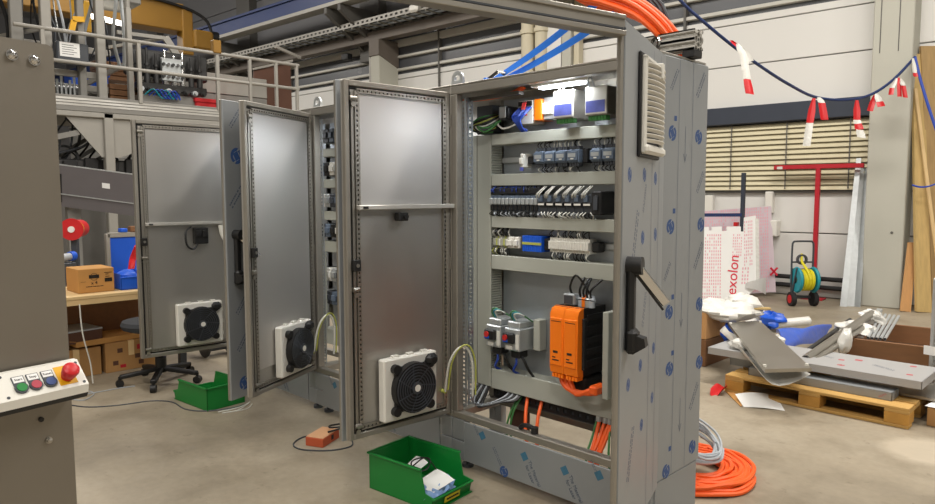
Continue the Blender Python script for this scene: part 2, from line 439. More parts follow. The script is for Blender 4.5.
# concrete column by the right-hand wall, and the far one
col = tag(MB().box(-.36, .12, -.48, .0, 0, 8.6, 0, .012).build('concrete_column', M['concrete'], ang=30), 'grey concrete column standing against the wall beside leaning timber planks', 'column')
col.location = (-2.585, 11.285, 0); col.rotation_euler = (0,0,R(33)*0+WA)
for sx in (-.27, -.05): MB().box(sx-.006, sx+.006, -.484, -.47, 3.5, 8).build('groove', M['bracket'], col)
MB().cyl((-.02,-.47,1.05),(-.02,-.488,1.05),.018,10).build('anchor', M['bracket'], col)
c2 = thing('concrete_column', 'pale concrete column with dark bracket under the cable tray', 'column', wp(-9.75,0,0), WA)
MB().box(.19, .49, -.60, 0, 0, 4.80, 0, .012).build('shaft', M['concrete'], c2)
MB().prism([(.17,-.63,4.80),(.17,-.63,5.15),(.17,0,5.15),(.17,0,4.55)], (.34,0,0)).build('corbel', M['brown_steel'], c2)
MB().box(.10,.17,-.58,-.05,0,4.80,0,.008).build('edge_strip', M['frame_light'], c2)
# wall lights beside that column
for i, (s, z) in enumerate(((-11.4, 4.98),)):
    t = thing('wall_spotlight', 'small dark spotlight on the wall left of the concrete column', 'lamp', wp(s+.7, .35, z-.02), WA)
    MB().box(-.12,.12,-.12,.06,-.08,.08,0,.02).build('lamp_head', M['black'], t)
    MB().bar((0,.05,0),(0,.36,.05),.04,.04).build('arm', M['bracket'], t)
# down pipes between the windows
for i, (s, r_) in enumerate(((-5.3,.14),(-4.98,.13))):
    tag(MB().cyl((0,0,1.0),(0,0,6),r_,16).ring((0,0,4.72),(0,0,1),r_-.01,r_+.025,.08,16).build('wall_pipe', M['pipe_cream']),
        ('thick cream pipe on the wall, left one of the pair' if i == 0 else 'thick cream pipe on the wall, right one of the pair'), 'pipe', 'cream wall pipes').location = wp(s,.2,0)
t = thing('pipe_cover', 'pale boxed wall duct right of the two cream pipes', 'duct', wp(-4.5,0,0), WA)
MB().box(-.36,-.03,-.2,0,1,6,0,.01).build('cover_panel', M['wall'], t)
MB().box(0,.2,-.22,0,1,6,0,.01).build('cover_panel', M['concrete'], t)
MB().box(.22,.34,-.16,0,1,6,0,.01).build('cover_panel', M['pipe_cream'], t)

# crane rail, its brackets, and the cable tray along the wall
t = thing('crane_rail', 'dark blue crane runway beam high along the wall', 'beam', wp(-14,1.2,5.95), WA)
MB().box(-16,24,-.11,.11,.02,.34).build('web_beam', M['crane_blue'], t)
MB().box(-16,24,-.16,.16,-.06,.02).build('bottom_flange', M['frame_light'], t)
MB().box(-16,24,-.16,.16,.34,.40).build('top_flange', M['crane_blue'], t)
for i, s in enumerate((-21.5, -15.6, -10.0)):
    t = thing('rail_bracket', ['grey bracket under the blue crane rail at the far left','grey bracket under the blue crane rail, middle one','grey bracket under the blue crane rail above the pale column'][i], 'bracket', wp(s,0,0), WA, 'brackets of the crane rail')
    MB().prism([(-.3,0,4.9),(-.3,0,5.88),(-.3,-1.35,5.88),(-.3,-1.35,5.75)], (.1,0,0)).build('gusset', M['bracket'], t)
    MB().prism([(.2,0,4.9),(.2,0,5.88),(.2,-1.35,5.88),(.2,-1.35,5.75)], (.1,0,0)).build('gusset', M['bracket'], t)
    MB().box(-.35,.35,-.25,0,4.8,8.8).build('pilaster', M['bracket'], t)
t = thing('cable_tray', 'long perforated cable tray with grey cables running along the wall', 'cable tray', wp(-12,.62,5.42), WA)
MB().ladder((-14,-.33,.07),(9.5,-.33,.07),.12,.012,.16,.08,(0,-1,0)).build('side_rail', M['frame_light'], t)
MB().ladder((-14,.2,.05),(9.5,.2,.05),.10,.012,.16,.08,(0,-1,0)).build('side_rail', M['tray'], t)
rb = MB()
for i in range(78): rb.bar((-14+.3*i,-.33,0),(-14+.3*i,.2,0),.04,.02)
rb.build('rung', M['tray'], t, kind='stuff')
for k in range(7):
    y = -.26+.07*k
    MB().tube([(-14,y,.03+.01*(k%3)),(-8,y+.02,.04),(-2,y-.01,.03),(9.4,y+.01,.04)], .018, 6).build('tray_cable', M['grey_cable'] if k%3 else M['black_cable'], t)
MB().box(-14,9.5,.05,.3,-.26,-.06).build('support_beam', M['brown_steel'], t)
MB().box(4.2,4.45,-.45,-.35,-.02,.14,0,.04).build('end_box', M['white'], t)
# low heating pipes along the wall
for i, z in enumerate((.30,.17)):
    tag(MB().cyl((-3,0,0),(1.05,0,0),.035,10).build('heating_pipe', M['black']), ('upper' if i == 0 else 'lower')+' black heating pipe low on the white wall', 'pipe', 'black heating pipes').location = wp(-.25,.12,z)
    bpy.context.scene.collection.objects[-1].rotation_euler = (0,0,WA)
# white wall boxes
for i, (s0,s1,z0,z1,d,lb) in enumerate(((-1.95,-1.56,1.2,1.56,.1,'white wall box under the blind, half behind the steel cabinet'),(-.72,-.6,1.28,1.62,.12,'narrow white bracket on the wall below the blind'),(-.66,-.50,.92,1.17,.2,'small white box on the wall behind the film-wrapped sheets'))):
    o = tag(MB().box(s0,s1,-d,0,z0,z1,0,.012).build('wall_box', M['white']), lb, 'box'); o.location = W0; o.rotation_euler = (0,0,WA)

# ================================================================== CONTROL CABINETS
W = 1.31; DEP = .42
def stamp(mb, T, u, v, kind, sz=1.0, a=0):
    """flat print on protective foil; T maps (u,v,0) to the panel"""
    S = T @ Matrix.Translation((u,v,.0004)) @ Matrix.Rotation(a,4,'Z') @ Matrix.Diagonal((sz,sz,1,1))
    if kind == 'ring':
        n = 20; vs = []
        for k in range(n):
            t = 2*PI*k/n; vs += [(.034*math.cos(t),.034*math.sin(t),0),(.020*math.cos(t+.3),.020*math.sin(t+.3),0)]
        fs = [(2*k,2*((k+1)%n),2*((k+1)%n)+1,2*k+1) for k in range(n) if k not in (3,13)]
        mb.add(vs, fs, 0, S)
        mb.add([(-.021,.009,0),(-.004,-.021,0),(.021,-.009,0),(.004,.021,0)], [(0,1,2,3)], 0, S)
    elif kind == 'square':
        mb.add([(-.026,-.026,0),(.026,-.026,0),(.026,.026,0),(-.026,.026,0)], [(0,1,2,3)], 1, S)
    elif kind == 'spot':
        mb.add([(-.014,-.014,0),(.014,-.014,0),(.014,.014,0),(-.014,.014,0)], [(0,1,2,3)], 0, S)
    elif kind == 'lines':          # two lines of small print, too worn to read
        rd = random.Random(int(u*1000+v*77))
        for row in (0,1):
            x = -.11
            while x < .11:
                wd = rd.uniform(.008,.02)
                mb.add([(x,row*.028-.022,0),(x+wd,row*.028-.022,0),(x+wd,row*.028-.010,0),(x,row*.028-.010,0)], [(0,1,2,3)], 2, S); x += wd+rd.choice((.004,.004,.012))
    elif kind == 'arrow':
        for q in ([(-.004,-.09,0),(.000,-.09,0),(.000,.09,0),(-.004,.09,0)], [(-.02,-.05,0),(-.002,-.09,0),(-.002,-.084,0),(-.016,-.048,0)], [(.016,-.05,0),(-.002,-.09,0),(-.002,-.084,0),(.012,-.048,0)]):
            mb.add(q, [(0,1,2,3)], 2, S)
PR = [M['print_blue'], M['print_teal'], M['print_dark']]

def make_fan(dr, s0, s1, z0, z1, spiral=True):
    """filter fan on the inside of a door (door space: x along, y towards the viewer, z up)"""
    sx, sz = (s0+s1)/2, (z0+z1)/2
    h = MB(); h.box(s0, s1, 0, .055, z0, z1, 0, .008)
    for a in (0,1,2): h.box(s0-.012, s0, .01,.03, z0+.05+.1*a, z0+.08+.1*a); h.box(s0+.05+.1*a, s0+.09+.1*a, .01,.035, z1, z1+.01)
    h.build('fan_housing', M['white'], dr)
    f = MB(); y1 = .105
    f.box(sx-.125, sx+.125, .055, .075, sz-.125, sz+.125, 0, .03)
    f.cyl((sx,.055,sz),(sx,.098,sz), .138, 28)
    for k in range(4):
        for a, b in ((1,1),(-1,1),(1,-1),(-1,-1)): pass
    for a, b in ((1,1),(-1,1),(1,-1),(-1,-1)): f.cyl((sx+a*.115,.055,sz+b*.115),(sx+a*.115,.085,sz+b*.115),.026,12)
    f.box(s0+.005 if False else sx-.165, sx-.085, .05, .10, sz+.10, sz+.165, 0, .02)
    f.build('fan_motor', M['black'], dr)
    g = MB()
    for r_ in (.05,.066,.082,.098,.114,.130): g.ring((sx,.103,sz),(0,1,0),r_-.0022,r_+.0022,.004,28,0)
    for k in range(7):
        t = 2*PI*k/7; g.bar((sx+.03*math.cos(t),.101,sz+.03*math.sin(t)),(sx+.132*math.cos(t+.5),.101,sz+.132*math.sin(t+.5)),.005,.005,0,(0,1,0))
    g.cyl((sx,.098,sz),(sx,.110,sz),.034,18,0); g.cyl((sx,.110,sz),(sx,.112,sz),.019,14,1)
    g.build('fan_guard', [M['dark'], M['white']], dr)

def make_left_door(cab, hx, hy, fx, fy, bar_z=None, fan=True, pocket=True, dev=None):
    L = math.hypot(fx-hx, fy-hy); a = math.atan2(fy-hy, fx-hx)
    z0, z1 = .32, 2.17
    d = MB(); y0 = -.04
    d.box(0, L, y0, y0+.012, z0, z1, 0, .003)
    for q in ((0,.028,z0,z1),(L-.028,L,z0,z1)): d.box(q[0],q[1],y0+.01,0,q[2],q[3],1,.004)
    d.box(.026,L-.026,y0+.01,0,z1-.03,z1,1,.004); d.box(.026,L-.026,y0+.01,0,z0,z0+.03,1,.004)
    # seal groove and inner ledge
    for q in ((.030,.040,z0+.03,z1-.03),(L-.040,L-.030,z0+.03,z1-.03)): d.box(q[0],q[1],y0+.01,-.012,q[2],q[3],2)
    d.box(.03,L-.03,y0+.01,-.012,z1-.042,z1-.032,2); d.box(.03,L-.03,y0+.01,-.012,z0+.032,z0+.042,2)
    d.box(.042,L-.042,y0+.01,-.016,z0+.044,z1-.044,0,.002)
    dr = d.build('door', [M['steel_in'], M['steel_lip'], M['black']], cab)
    dr.location = (hx, hy, 0); dr.rotation_euler = (0,0,a)
    s0, s1, b0, b1 = .035, L-.075, z0+.055, z1-.05
    for (p, q) in (((s0,-.014,b0),(s0,-.014,b1)), ((s1,-.014,b0),(s1,-.014,b1)), ((s0,-.014,b1),(s1,-.014,b1)), ((s0,-.014,b0),(s1,-.014,b0))):
        MB().ladder(p, q, .024, .012, .025, .014, (0,1,0)).build('perforated_rail', M['steel'], dr)
    if pocket:
        MB().box(s0+.02, s1-.016, -.014, -.006, (bar_z or b0+.1)+.0, b1-.02, 0, .003).build('inner_panel', M['steel_lit'] if pocket == 2 else M['steel_in'], dr)
    if bar_z:
        k = MB(); k.box(-.015, s1+.012, -.004, .028, bar_z-.012, bar_z+.012, 0, .003); k.box(s1-.04, s1-.01, .026, .031, bar_z-.006, bar_z+.006, 1)
        k.build('cross_bar', [M['alu'], M['black']], dr)
    rod = MB(); xr = L-.05
    rod.box(xr-.004, xr+.010, -.014, -.004, z0+.06, z1-.06, 0)
    for z in (z0+.07, 1.23-.12, z1-.09): rod.cyl((xr-.02,.0,z),(xr+.02,.0,z),.012,10); rod.cyl((xr,-.01,z-.03),(xr,.006,z-.03),.014,10)
    rod.build('lock_rod', M['steel'], dr)
    MB().box(xr-.022, xr+.022, -.014, .022, 1.205, 1.265, 0, .004).cyl((xr,.022,1.235),(xr,.026,1.235),.010,10,1).build('lock_case', [M['black'], M['steel']], dr)
    for z in (z0+.16, 1.2, z1-.16): MB().cyl((-.012,-.012,z-.035),(-.012,-.012,z+.035),.012,10).build('hinge', M['steel'], dr)
    if fan: make_fan(dr, .150, .515, .385, .725)
    w1 = [(.055,.012,.46),(.05,.04,.62),(.02,.075,.71),(-.03,.10,.72),(-.07,.11,.62),(-.09,.09,.42)]
    wm = MB().tube(w1, .007, 6, 0); wm.tube([(p[0]-.012,p[1]+.012,p[2]+.01) for p in w1], .005, 6, 1); wm.cyl((.055,-.014,.46),(.055,.014,.46),.012,8,1)
    wm.build('earth_cable', [M['white_wire'], M['yellow_green']], dr)
    if dev == 'switch':
        MB().box(.32,.385,-.014,.03,1.455,1.50,0,.005).cyl((.345,.03,1.478),(.345,.045,1.478),.014,10).build('door_switch', M['black'], dr)
    if dev == 'socket':
        k = MB(); k.box(.24,.35,-.014,.04,1.20,1.33,0,.006); k.box(.25,.29,.04,.06,1.26,1.31,0,.004); k.box(.30,.34,.04,.055,1.26,1.31,0,.004)
        k.tube([(.33,.03,1.20),(.37,.05,1.16),(.42,.05,1.20),(.42,.04,1.30),(.37,.02,1.34)], .008, 6)
        k.build('door_socket', M['black'], dr)
        MB().tube([(.13,.02,bar_z-.02),(.11,.03,1.25),(.04,.05,1.16),(-.05,.03,1.12)], .022, 8).build('corrugated_hose', M['white'], dr)
    return dr

def make_right_door(cab, hx, hy, fx, fy, marks, handle=True, louvre=False, seams=()):
    L = math.hypot(fx-hx, fy-hy); a = math.atan2(fy-hy, fx-hx); z0, z1 = .29, 2.18
    d = MB(); d.box(0, L, -.012, 0, z0, z1, 0, .003)
    for q in ((0,.026),(L-.026,L)): d.box(q[0],q[1],-.030,-.01,z0,z1,1,.003)
    d.box(.026,L-.026,-.042,-.01,z1-.03,z1,1); d.box(.026,L-.026,-.042,-.01,z0,z0+.03,1)
    dr = d.build('door', [M['foil'], M['steel_lip']], cab); dr.location = (hx,hy,0); dr.rotation_euler = (0,0,a)
    T = Matrix(((-1,0,0,0),(0,0,1,0),(0,1,0,0),(0,0,0,1)))        # (u,v,w) -> (-u, w, v)
    pm = MB()
    for s, z, k, sz, an in marks: stamp(pm, T, -s, z, k, sz, an)
    for s in seams: pm.add([(s,.0005,z0+.02),(s+.004,.0005,z0+.02),(s+.004,.0005,z1-.02),(s,.0005,z1-.02)], [(3,2,1,0)], 2)
    if pm.f: pm.build('foil_print', PR, dr, kind='stuff')
    if handle:
        sx = L-.075
        k = MB(); k.box(sx-.026, sx+.026, 0, .03, 1.05, 1.36, 0, .012); k.box(sx-.032,sx+.034,.0,.045,1.03,1.12,0,.014)
        k.cyl((sx,.0,1.345),(sx,.055,1.345),.032,16); k.prism([(sx-.02,.03,1.03),(sx-.02,.075,1.06),(sx-.02,.07,1.09),(sx-.02,.03,1.10)],(.045,0,0))
        k.build('handle_case', M['black'], dr)
        lv = MB(); p0 = Vector((sx-.005,.04,1.335)); p1 = Vector((sx-.075,.125,1.205))
        lv.bar(p0, p1, .014, .034, 0, (0,.58,.81), .004); lv.bar(p0+Vector((0,-.012,-.018)), p1+Vector((0,-.012,-.022)), .010, .008, 1, (0,.58,.81))
        lv.build('handle_lever', [M['chrome'], M['black']], dr)
    if louvre:
        g = MB(); a0, a1, b0, b1 = .17, .49, 1.745, 2.10
        g.box(a0-.012,a1+.012,0,.012,b0-.012,b1+.012,1,.004)
        g.box(a0,a0+.02,.01,.030,b0,b1,0,.006); g.box(a1-.02,a1,.01,.030,b0,b1,0,.006); g.box(a0,a1,.01,.030,b1-.02,b1,0,.006); g.box(a0,a1,.01,.040,b0,b0+.035,0,.01)
        g.box(a0+.01,a1-.01,.008,.014,b0+.01,b1-.01,1)
        fr = g.build('vent_frame', [M['white'], M['black']], dr)
        n = 15
        for i in range(n):
            z = b0+.05+(b1-b0-.08)*i/(n-1)
            MB().grid(lambda u, v: (a0+.008+u*(a1-a0-.016), .020+.022*max(0,math.sin(PI*u))**.6+.010*(1-v), z+.010*(1-v)-.006), 8, 2, .003).build('vent_slat', M['white'], dr)
        MB().box((a0+a1)/2-.012,(a0+a1)/2+.012,.03,.058,b1-.07,b1-.01,0,.004).build('vent_clip', M['white'], dr)
    return dr

def shell(name_label, ox, W=1.31):
    cab = thing('control_cabinet', name_label, 'cabinet', (ox,2.72,0), 0, 'stainless control cabinets in a row')
    f = MB()
    f.box(0,W,0,.05,2.155,2.20,0,.004); f.box(0,W,0,.05,.295,.335,0,.004)
    f.box(0,.045,0,.05,.335,2.155,0,.004); f.box(W-.045,W,0,.05,.335,2.155,0,.004)
    f.box(0,W,DEP-.05,DEP,.295,.335); f.box(0,.05,.05,DEP-.05,.295,.335); f.box(W-.05,W,.05,DEP-.05,.295,.335)
    f.box(0,.05,DEP-.05,DEP,.335,2.155); f.box(W-.05,W,DEP-.05,DEP,.335,2.155)
    f.build('frame', M['steel_lip'], cab)
    MB().box(0,W,0,DEP,2.20,2.212,0,.003).build('roof_panel', M['steel'], cab)
    MB().box(0,W,DEP,DEP+.006,.60,2.20).build('back_panel', M['steel'], cab)
    for q in ((0,.10,.0,.05,.17,.293),(0,.10,.0,.05,.055,.166),(W-.10,W,.0,.05,.17,.293),(W-.10,W,0,.05,.055,.166),(0,.05,DEP-.05,DEP,.05,.293),(W-.05,W,DEP-.05,DEP,.05,.293)):
        MB().box(*q,0,.003).build('plinth_corner', M['foil'], cab)
    cv = MB().box(.104,W-.104,-.006,.008,.06,.290,0,.003).build('plinth_cover', M['foil'], cab)
    for fx in (.07,W-.07):
        for fy in (.06,DEP-.06): MB().cyl((fx,fy,0),(fx,fy,.02),.035,12).cyl((fx,fy,.02),(fx,fy,.06),.012,10).build('levelling_foot', M['dark'], cab)
    MB().ladder((.052,.05,.36),(.052,.05,2.14),.045,.004,.025,.012,(0,-1,0)).build('perforated_rail', M['zinc'], cab)
    if W < 1.4: MB().ladder((.052,.10,.36),(.052,.10,2.14),.045,.004,.025,.012,(1,0,0)).build('perforated_rail', M['zinc'], cab)
    lg = MB()
    for lx in (-.02,):
        lg.prism([(lx-.055,.07,2.212),(lx+.055,.07,2.212),(lx+.055,.07,2.25),(lx+.03,.07,2.29),(lx-.03,.07,2.29),(lx-.055,.07,2.25)], (0,.02,0)) if False else lg.ring((lx,.07,2.255),(0,1,0),.022,.045,.016,16)
        lg.box(lx-.045,lx+.045,.068,.088,2.212,2.245); lg.box(lx-.06,lx+.06,.05,.11,2.212,2.222)
    lg.build('lifting_lug', M['galv'], cab)
    return cab, cv
CA, cvA = shell('nearest stainless control cabinet, open and full of wired modules', -2.86)
CB, cvB = shell('middle stainless control cabinet of the row, half hidden behind open doors', -4.315, 1.453)
CC, cvC = shell('farthest stainless control cabinet of the row, behind its open doors', -5.627)
TX = Matrix(((1,0,0,0),(0,0,-1,0),(0,1,0,0),(0,0,0,1)))         # (u,v,w) -> (u,-w,v): a front face
for cv, seed in ((cvA,1),(cvB,2),(cvC,3)):
    pm = MB()
    for s, z, k, sz, an in ((.25,.245,'square',.8,-1.0),(.20,.275,'lines',.35,-1.0),(.365,.16,'lines',.45,-1.0),(.415,.085,'ring',.9,0),(.56,.21,'square',.8,-1.0),(.825,.21,'square',.8,-1.0),(1.03,.245,'square',.8,-1.0),(1.0,.28,'lines',.3,-1.0)):
        stamp(pm, TX @ Matrix.Translation((0,0,.0062)), s, z, k, sz, an)
    pm.build('foil_print', PR, cv, kind='stuff')
    for s in (.615,.88):
        for i, body in enumerate(('The Material','for Laser')):
            T = TX @ Matrix.Translation((s+.014-.030*i, .135-.012*i, .0068)) @ Matrix.Rotation(-1.03,4,'Z')
            text('foil_lettering', body, .030, M['print_dark'], T, cv, squash=.9)
# right side wall of the nearest cabinet, in foil-covered strips
sp = MB().box(W-.004,W+.014,.012,DEP,.29,2.195,0,.004).build('side_panel', M['foil'], CA)
MB().box(W-.012,W+.008,.02,DEP-.01,.06,.285,0,.003).build('plinth_side', M['foil'], CA)
pm = MB(); TS = Matrix(((0,0,1,W+.0142),(1,0,0,0),(0,1,0,0),(0,0,0,1)))
for s in (.145,.27): pm.add([(W+.0146,s,.30),(W+.0146,s+.0025,.30),(W+.0146,s+.0025,2.19),(W+.0146,s,2.19)], [(0,1,2,3)], 2)
for s, z, k, sz, an in ((.09,1.864,'ring',1,0),(.115,1.93,'spot',.8,0),(.335,1.86,'ring',1,0),(.10,2.10,'lines',.5,1.0),(.345,2.10,'lines',.6,1.0),(.21,1.82,'arrow',.9,0),(.21,1.06,'arrow',.9,0),(.095,1.064,'ring',1,0),(.125,1.13,'spot',.8,0),(.385,1.067,'ring',1,0),(.36,1.30,'lines',.6,1.0),(.07,1.25,'lines',.4,1.0),
                        (.11,.80,'ring',1,0),(.135,.87,'spot',.8,0),(.40,.78,'ring',1,0),(.10,.32,'ring',1,0),(.13,.42,'spot',.8,0),(.35,.37,'ring',1,0),(.22,.56,'arrow',.9,0),(.35,.62,'lines',.6,1.0),(.09,1.45,'ring',1,0),(.12,1.52,'spot',.8,0),(.38,1.45,'ring',1,0),(.36,1.65,'lines',.5,1.0)):
    stamp(pm, TS, s, z, k, sz, an)
pm.build('foil_print', PR, sp, kind='stuff')

def loc(cab, p): return (p[0]-cab.location.x, p[1]-cab.location.y)
def ldoor(cab, h, f, **k): return make_left_door(cab, *loc(cab,h), *loc(cab,f), **k)
def rdoor(cab, h, f, marks, **k): return make_right_door(cab, *loc(cab,h), *loc(cab,f), marks, **k)
ldoor(CA, (-2.862,2.712), (-2.89,2.018), bar_z=1.53, pocket=2, dev='switch')
ldoor(CB, (-4.292,2.715), (-3.957,2.03), pocket=2)
ldoor(CC, (-5.48,2.70), (-5.532,1.925), bar_z=1.368, pocket=1, dev='socket')
rdoor(CA, (-1.512,2.70), (-1.298,2.046), [(.60,1.665,'ring',.8,0),(.37,1.67,'ring',.8,0),(.17,1.66,'ring',.8,0),(.38,1.43,'ring',.8,0),(.15,1.43,'ring',.8,0),(.50,1.44,'lines',.9,1.2),(.36,1.58,'lines',.5,1.2),(.38,.93,'ring',.75,0),(.14,.95,'ring',.75,0),(.57,.90,'ring',.75,0),(.34,.68,'ring',.75,0),(.15,.74,'ring',.75,0),(.52,.62,'lines',.9,1.2),(.33,1.15,'lines',.7,1.2)], louvre=True, seams=(.10,.235))
rdoor(CB, (-2.915,2.70), (-2.985,2.035), [], handle=False)
rdoor(CC, (-4.36,2.715), (-4.088,1.955), [(.70,1.84,'ring',1.5,0),(.70,1.60,'lines',.9,.9),(.70,2.08,'lines',.7,.9),(.69,.90,'lines',.7,.9),(.69,.66,'lines',.7,.9),(.69,.38,'ring',1.3,0)], handle=True)

# ------------------------------------------------------------------ inside the nearest cabinet (its own space: x right, y in, z up)
YP = .362
MB().box(.075, 1.265, YP, YP+.006, .42, 2.15, 0, .002).build('mounting_plate', M['zinc'], CA)
def duct(x0, x1, z0, z1, vert=False, seam=False):
    d = MB()
    d.box(x0, x1, .26, .268, z0, z1, 0, .003)
    if not vert:
        n = int((x1-x0)/.02)
        for zz, s in ((z0,1),(z1,-1)):
            d.box(x0, x1, .268, .276, zz, zz+s*.004)
        k = x0
        while k < x1-.008:
            for zz in (z0+.001, z1-.004): d.box(k, k+.009, .27, YP, zz, zz+.003)
            k += .016
    else:
        k = z0
        while k < z1-.008:
            for xx in (x0+.001, x1-.004): d.box(xx, xx+.003, .27, YP, k, k+.008)
            k += .0145
        if seam: d.box((x0+x1)/2-.0016, (x0+x1)/2+.0016, .2585, .262, z0, z1, 1)
    d.box(x0+.004, x1-.004, YP-.004, YP, z0+.004, z1-.004)
    return d.build('wiring_duct', [M['duct'], M['bracket']], CA)
for z0, z1 in ((1.882,1.945),(1.645,1.713),(1.400,1.467),(1.153,1.237)): duct(.070, 1.27, z0, z1)
duct(-.160, .066, .435, 1.945, True, True)
duct(.070, 1.27, .43, .55)
for z, x0, x1 in ((2.06,.1,1.25),(1.795,.08,1.25),(1.545,.08,1.25),(1.32,.08,1.25)):
    MB().box(x0, x1, YP-.012, YP, z-.0175, z+.0175, 0, .002).box(x0, x1, YP-.017, YP-.012, z-.012, z+.012).build('mounting_rail', M['galv'], CA)

def place(o, x, z, y=0): o.location = (x, y, z); return o
def series(make, xs, z, **k):
    p = None
    for i, x in enumerate(xs):
        if p is None: p = make(**k); o = p
        else: o = dup(p, CA)
        place(o, x, z)
# row 1: safety relays
def relay():
    b = MB().box(0,.072,.255,YP-.017,-.034,.034,0,.004).box(.003,.069,.24,.256,-.026,.026,0,.004)
    o = b.build('safety_relay', M['bluegrey'], CA)
    MB().box(.012,.06,.2385,.241,-.006,.014).build('relay_label', M['galv'], o)
    t = MB()
    for i in range(4): t.box(.006+.016*i,.018+.016*i,.262,.30,.034,.052); t.box(.006+.016*i,.018+.016*i,.262,.30,-.052,-.034)
    t.build('terminal_row', M['dark'], o, kind='stuff')
    MB().box(.030,.048,.237,.2392,-.018,-.011).build('relay_window', M['white'], o)
    return o
series(relay, (.402,.478,.554,.630,.775,.851,.927,1.003,1.079), 1.796)
for x in (.745,): MB().box(x-.03,x-.002,.27,YP-.017,1.76,1.835,0,.003).build('end_clamp', M['black'], CA)
k = MB().box(.285,.312,.27,YP-.017,1.745,1.825,0,.004).box(.288,.309,.255,.272,1.765,1.80,0,.003)
k.build('fuse_holder', M['white'], CA); MB().box(.312,.352,.30,YP-.017,1.765,1.81,0,.006).build('fuse_block', M['black'], CA)
MB().box(.289,.309,.262,.272,1.728,1.748).build('fuse_marker', M['label_blue'], CA)
rd = random.Random(3)
def wires(x0, x1, za, zb, n, mats, y=.285, wob=.012):
    by = {}
    for i in range(n):
        x = x0+(x1-x0)*(i+.5)/n+rd.uniform(-.004,.004); m = rd.choice(mats)
        by.setdefault(m, MB()).tube([(x,y,za),(x+rd.uniform(-wob,wob),y-.012+rd.uniform(-.01,.01),(za+zb)/2),(x+rd.uniform(-wob,wob),y+.01,zb)], .0030, 5)
    for m, b in by.items(): b.build('wiring', M[m], CA, kind='stuff')
wires(.405,.70,1.848,1.884,15,['black_cable','white_wire','black_cable']); wires(.78,1.15,1.848,1.884,16,['black_cable','white_wire'])
wires(.405,.70,1.744,1.712,13,['black_cable','white_wire','black_cable']); wires(.78,1.15,1.744,1.712,16,['black_cable','white_wire'])
# row 2: programmable controller slices
def slim():
    o = MB().box(0,.0285,.255,YP-.017,-.048,.042,0,.003).build('controller_slice', M['bluegrey'], CA)
    MB().box(.002,.0265,.236,.256,-.012,.026,0,.004).build('slice_cover', M['galv'], o)
    MB().box(.003,.0255,.244,.257,-.046,-.014,0,.003).build('slice_connector', M['black'], o)
    return o
series(slim, [.072+.0305*i for i in range(12)], 1.548)
def wide():
    o = MB().box(0,.058,.250,YP-.017,-.055,.045,0,.003).build('io_module', M['dark'], CA)
    MB().box(.003,.055,.232,.252,-.016,.004,0,.003).build('module_front', M['black'], o)
    MB().box(.008,.05,.2305,.2325,-.012,-.002).build('module_label', M['white'], o)
    MB().box(.004,.028,.236,.252,.006,.04,0,.003).build('module_plug', M['bluegrey'], o)
    return o
series(wide, [.440+.0605*i for i in range(6)], 1.548)
MB().box(.806,.868,.22,YP-.017,1.49,1.61,0,.006).box(.83,.848,.214,.222,1.51,1.59,0,.004).build('end_module', M['black'], CA)
MB().box(.826,.850,.211,.2155,1.515,1.585).build('end_module_face', M['dark'], CA)
MB().box(.074,.44,.25,.30,1.598,1.632,0,.003).build('terminal_rail', M['black'], CA)
wb = MB()
for i in range(24):
    x = .442+(i//4)*.0605+(i%4)*.007+rd.uniform(-.003,.003); wb.tube([(x-.012,.24,1.575),(x+.004+rd.uniform(-.004,.004),.222,1.598),(x+.03+rd.uniform(-.006,.006),.255,1.638)], .0024, 5)
wb.build('wiring', M['white_wire'], CA, kind='stuff')
wires(.074,.80,1.495,1.468,44,['black_cable','black_cable','grey_cable'],.255); wires(.45,.80,1.50,1.468,14,['white_wire'],.24,.02)
wires(.074,.44,1.60,1.64,20,['black_cable','blue_cable'],.262)
# row 3: terminals
def term(m, w_=.011):
    o = MB().box(0,w_,.285,YP-.017,-.036,.036,0,.001).box(0,w_,.268,.286,-.02,.02,0,.002).build('terminal', M[m], CA)
    return o
for i in range(11):
    o = term(('duct','duct','yellow_green','duct','white')[i%5]); place(o, .076+.0115*i, 1.315)
wires(.078,.20,1.35,1.398,12,['white_wire','black_cable','black_cable'],.28); wires(.078,.20,1.28,1.24,12,['white_wire','black_cable','yellow_green'],.28)
for i in range(2):
    MB().box(.206+.042*i,.244+.042*i,.262,YP-.017,1.285,1.35,0,.004).box(.21+.042*i,.24+.042*i,.245,.263,1.30,1.332,0,.003).build('circuit_breaker', M['white'], CA)
MB().box(.292,.306,.27,YP-.017,1.28,1.36,0,.002).build('end_clamp', M['dark'], CA)
bb = MB()
for i in range(9): bb.box(.310+.0155*i,.3245+.0155*i,.262,YP-.017,1.272,1.362,0,.002)
bb.build('blue_terminal_block', M['blue_plastic'], CA, kind='stuff'); MB().box(.312,.448,.258,.263,1.312,1.326).build('terminal_marker', M['yellow_green'], CA)
MB().box(.452,.485,.28,YP-.017,1.285,1.35,0,.004).build('end_clamp', M['black'], CA)
for i in range(15):
    o = term('white', .0168); place(o, .492+.0178*i, 1.318)
    o.scale = (1,1,1.12)
MB().box(.765,.815,.285,YP-.017,1.29,1.345,0,.008).build('end_clamp', M['black'], CA)
wires(.495,.76,1.36,1.40,16,['white_wire','black_cable']); wires(.495,.76,1.278,1.238,16,['white_wire','black_cable'])
# far right edge bits
for z in (1.49, 1.26, .99, .60): MB().box(1.00,1.03,.24,YP,z-.03,z+.03,0,.004).build('rail_clamp', M['white'], CA)

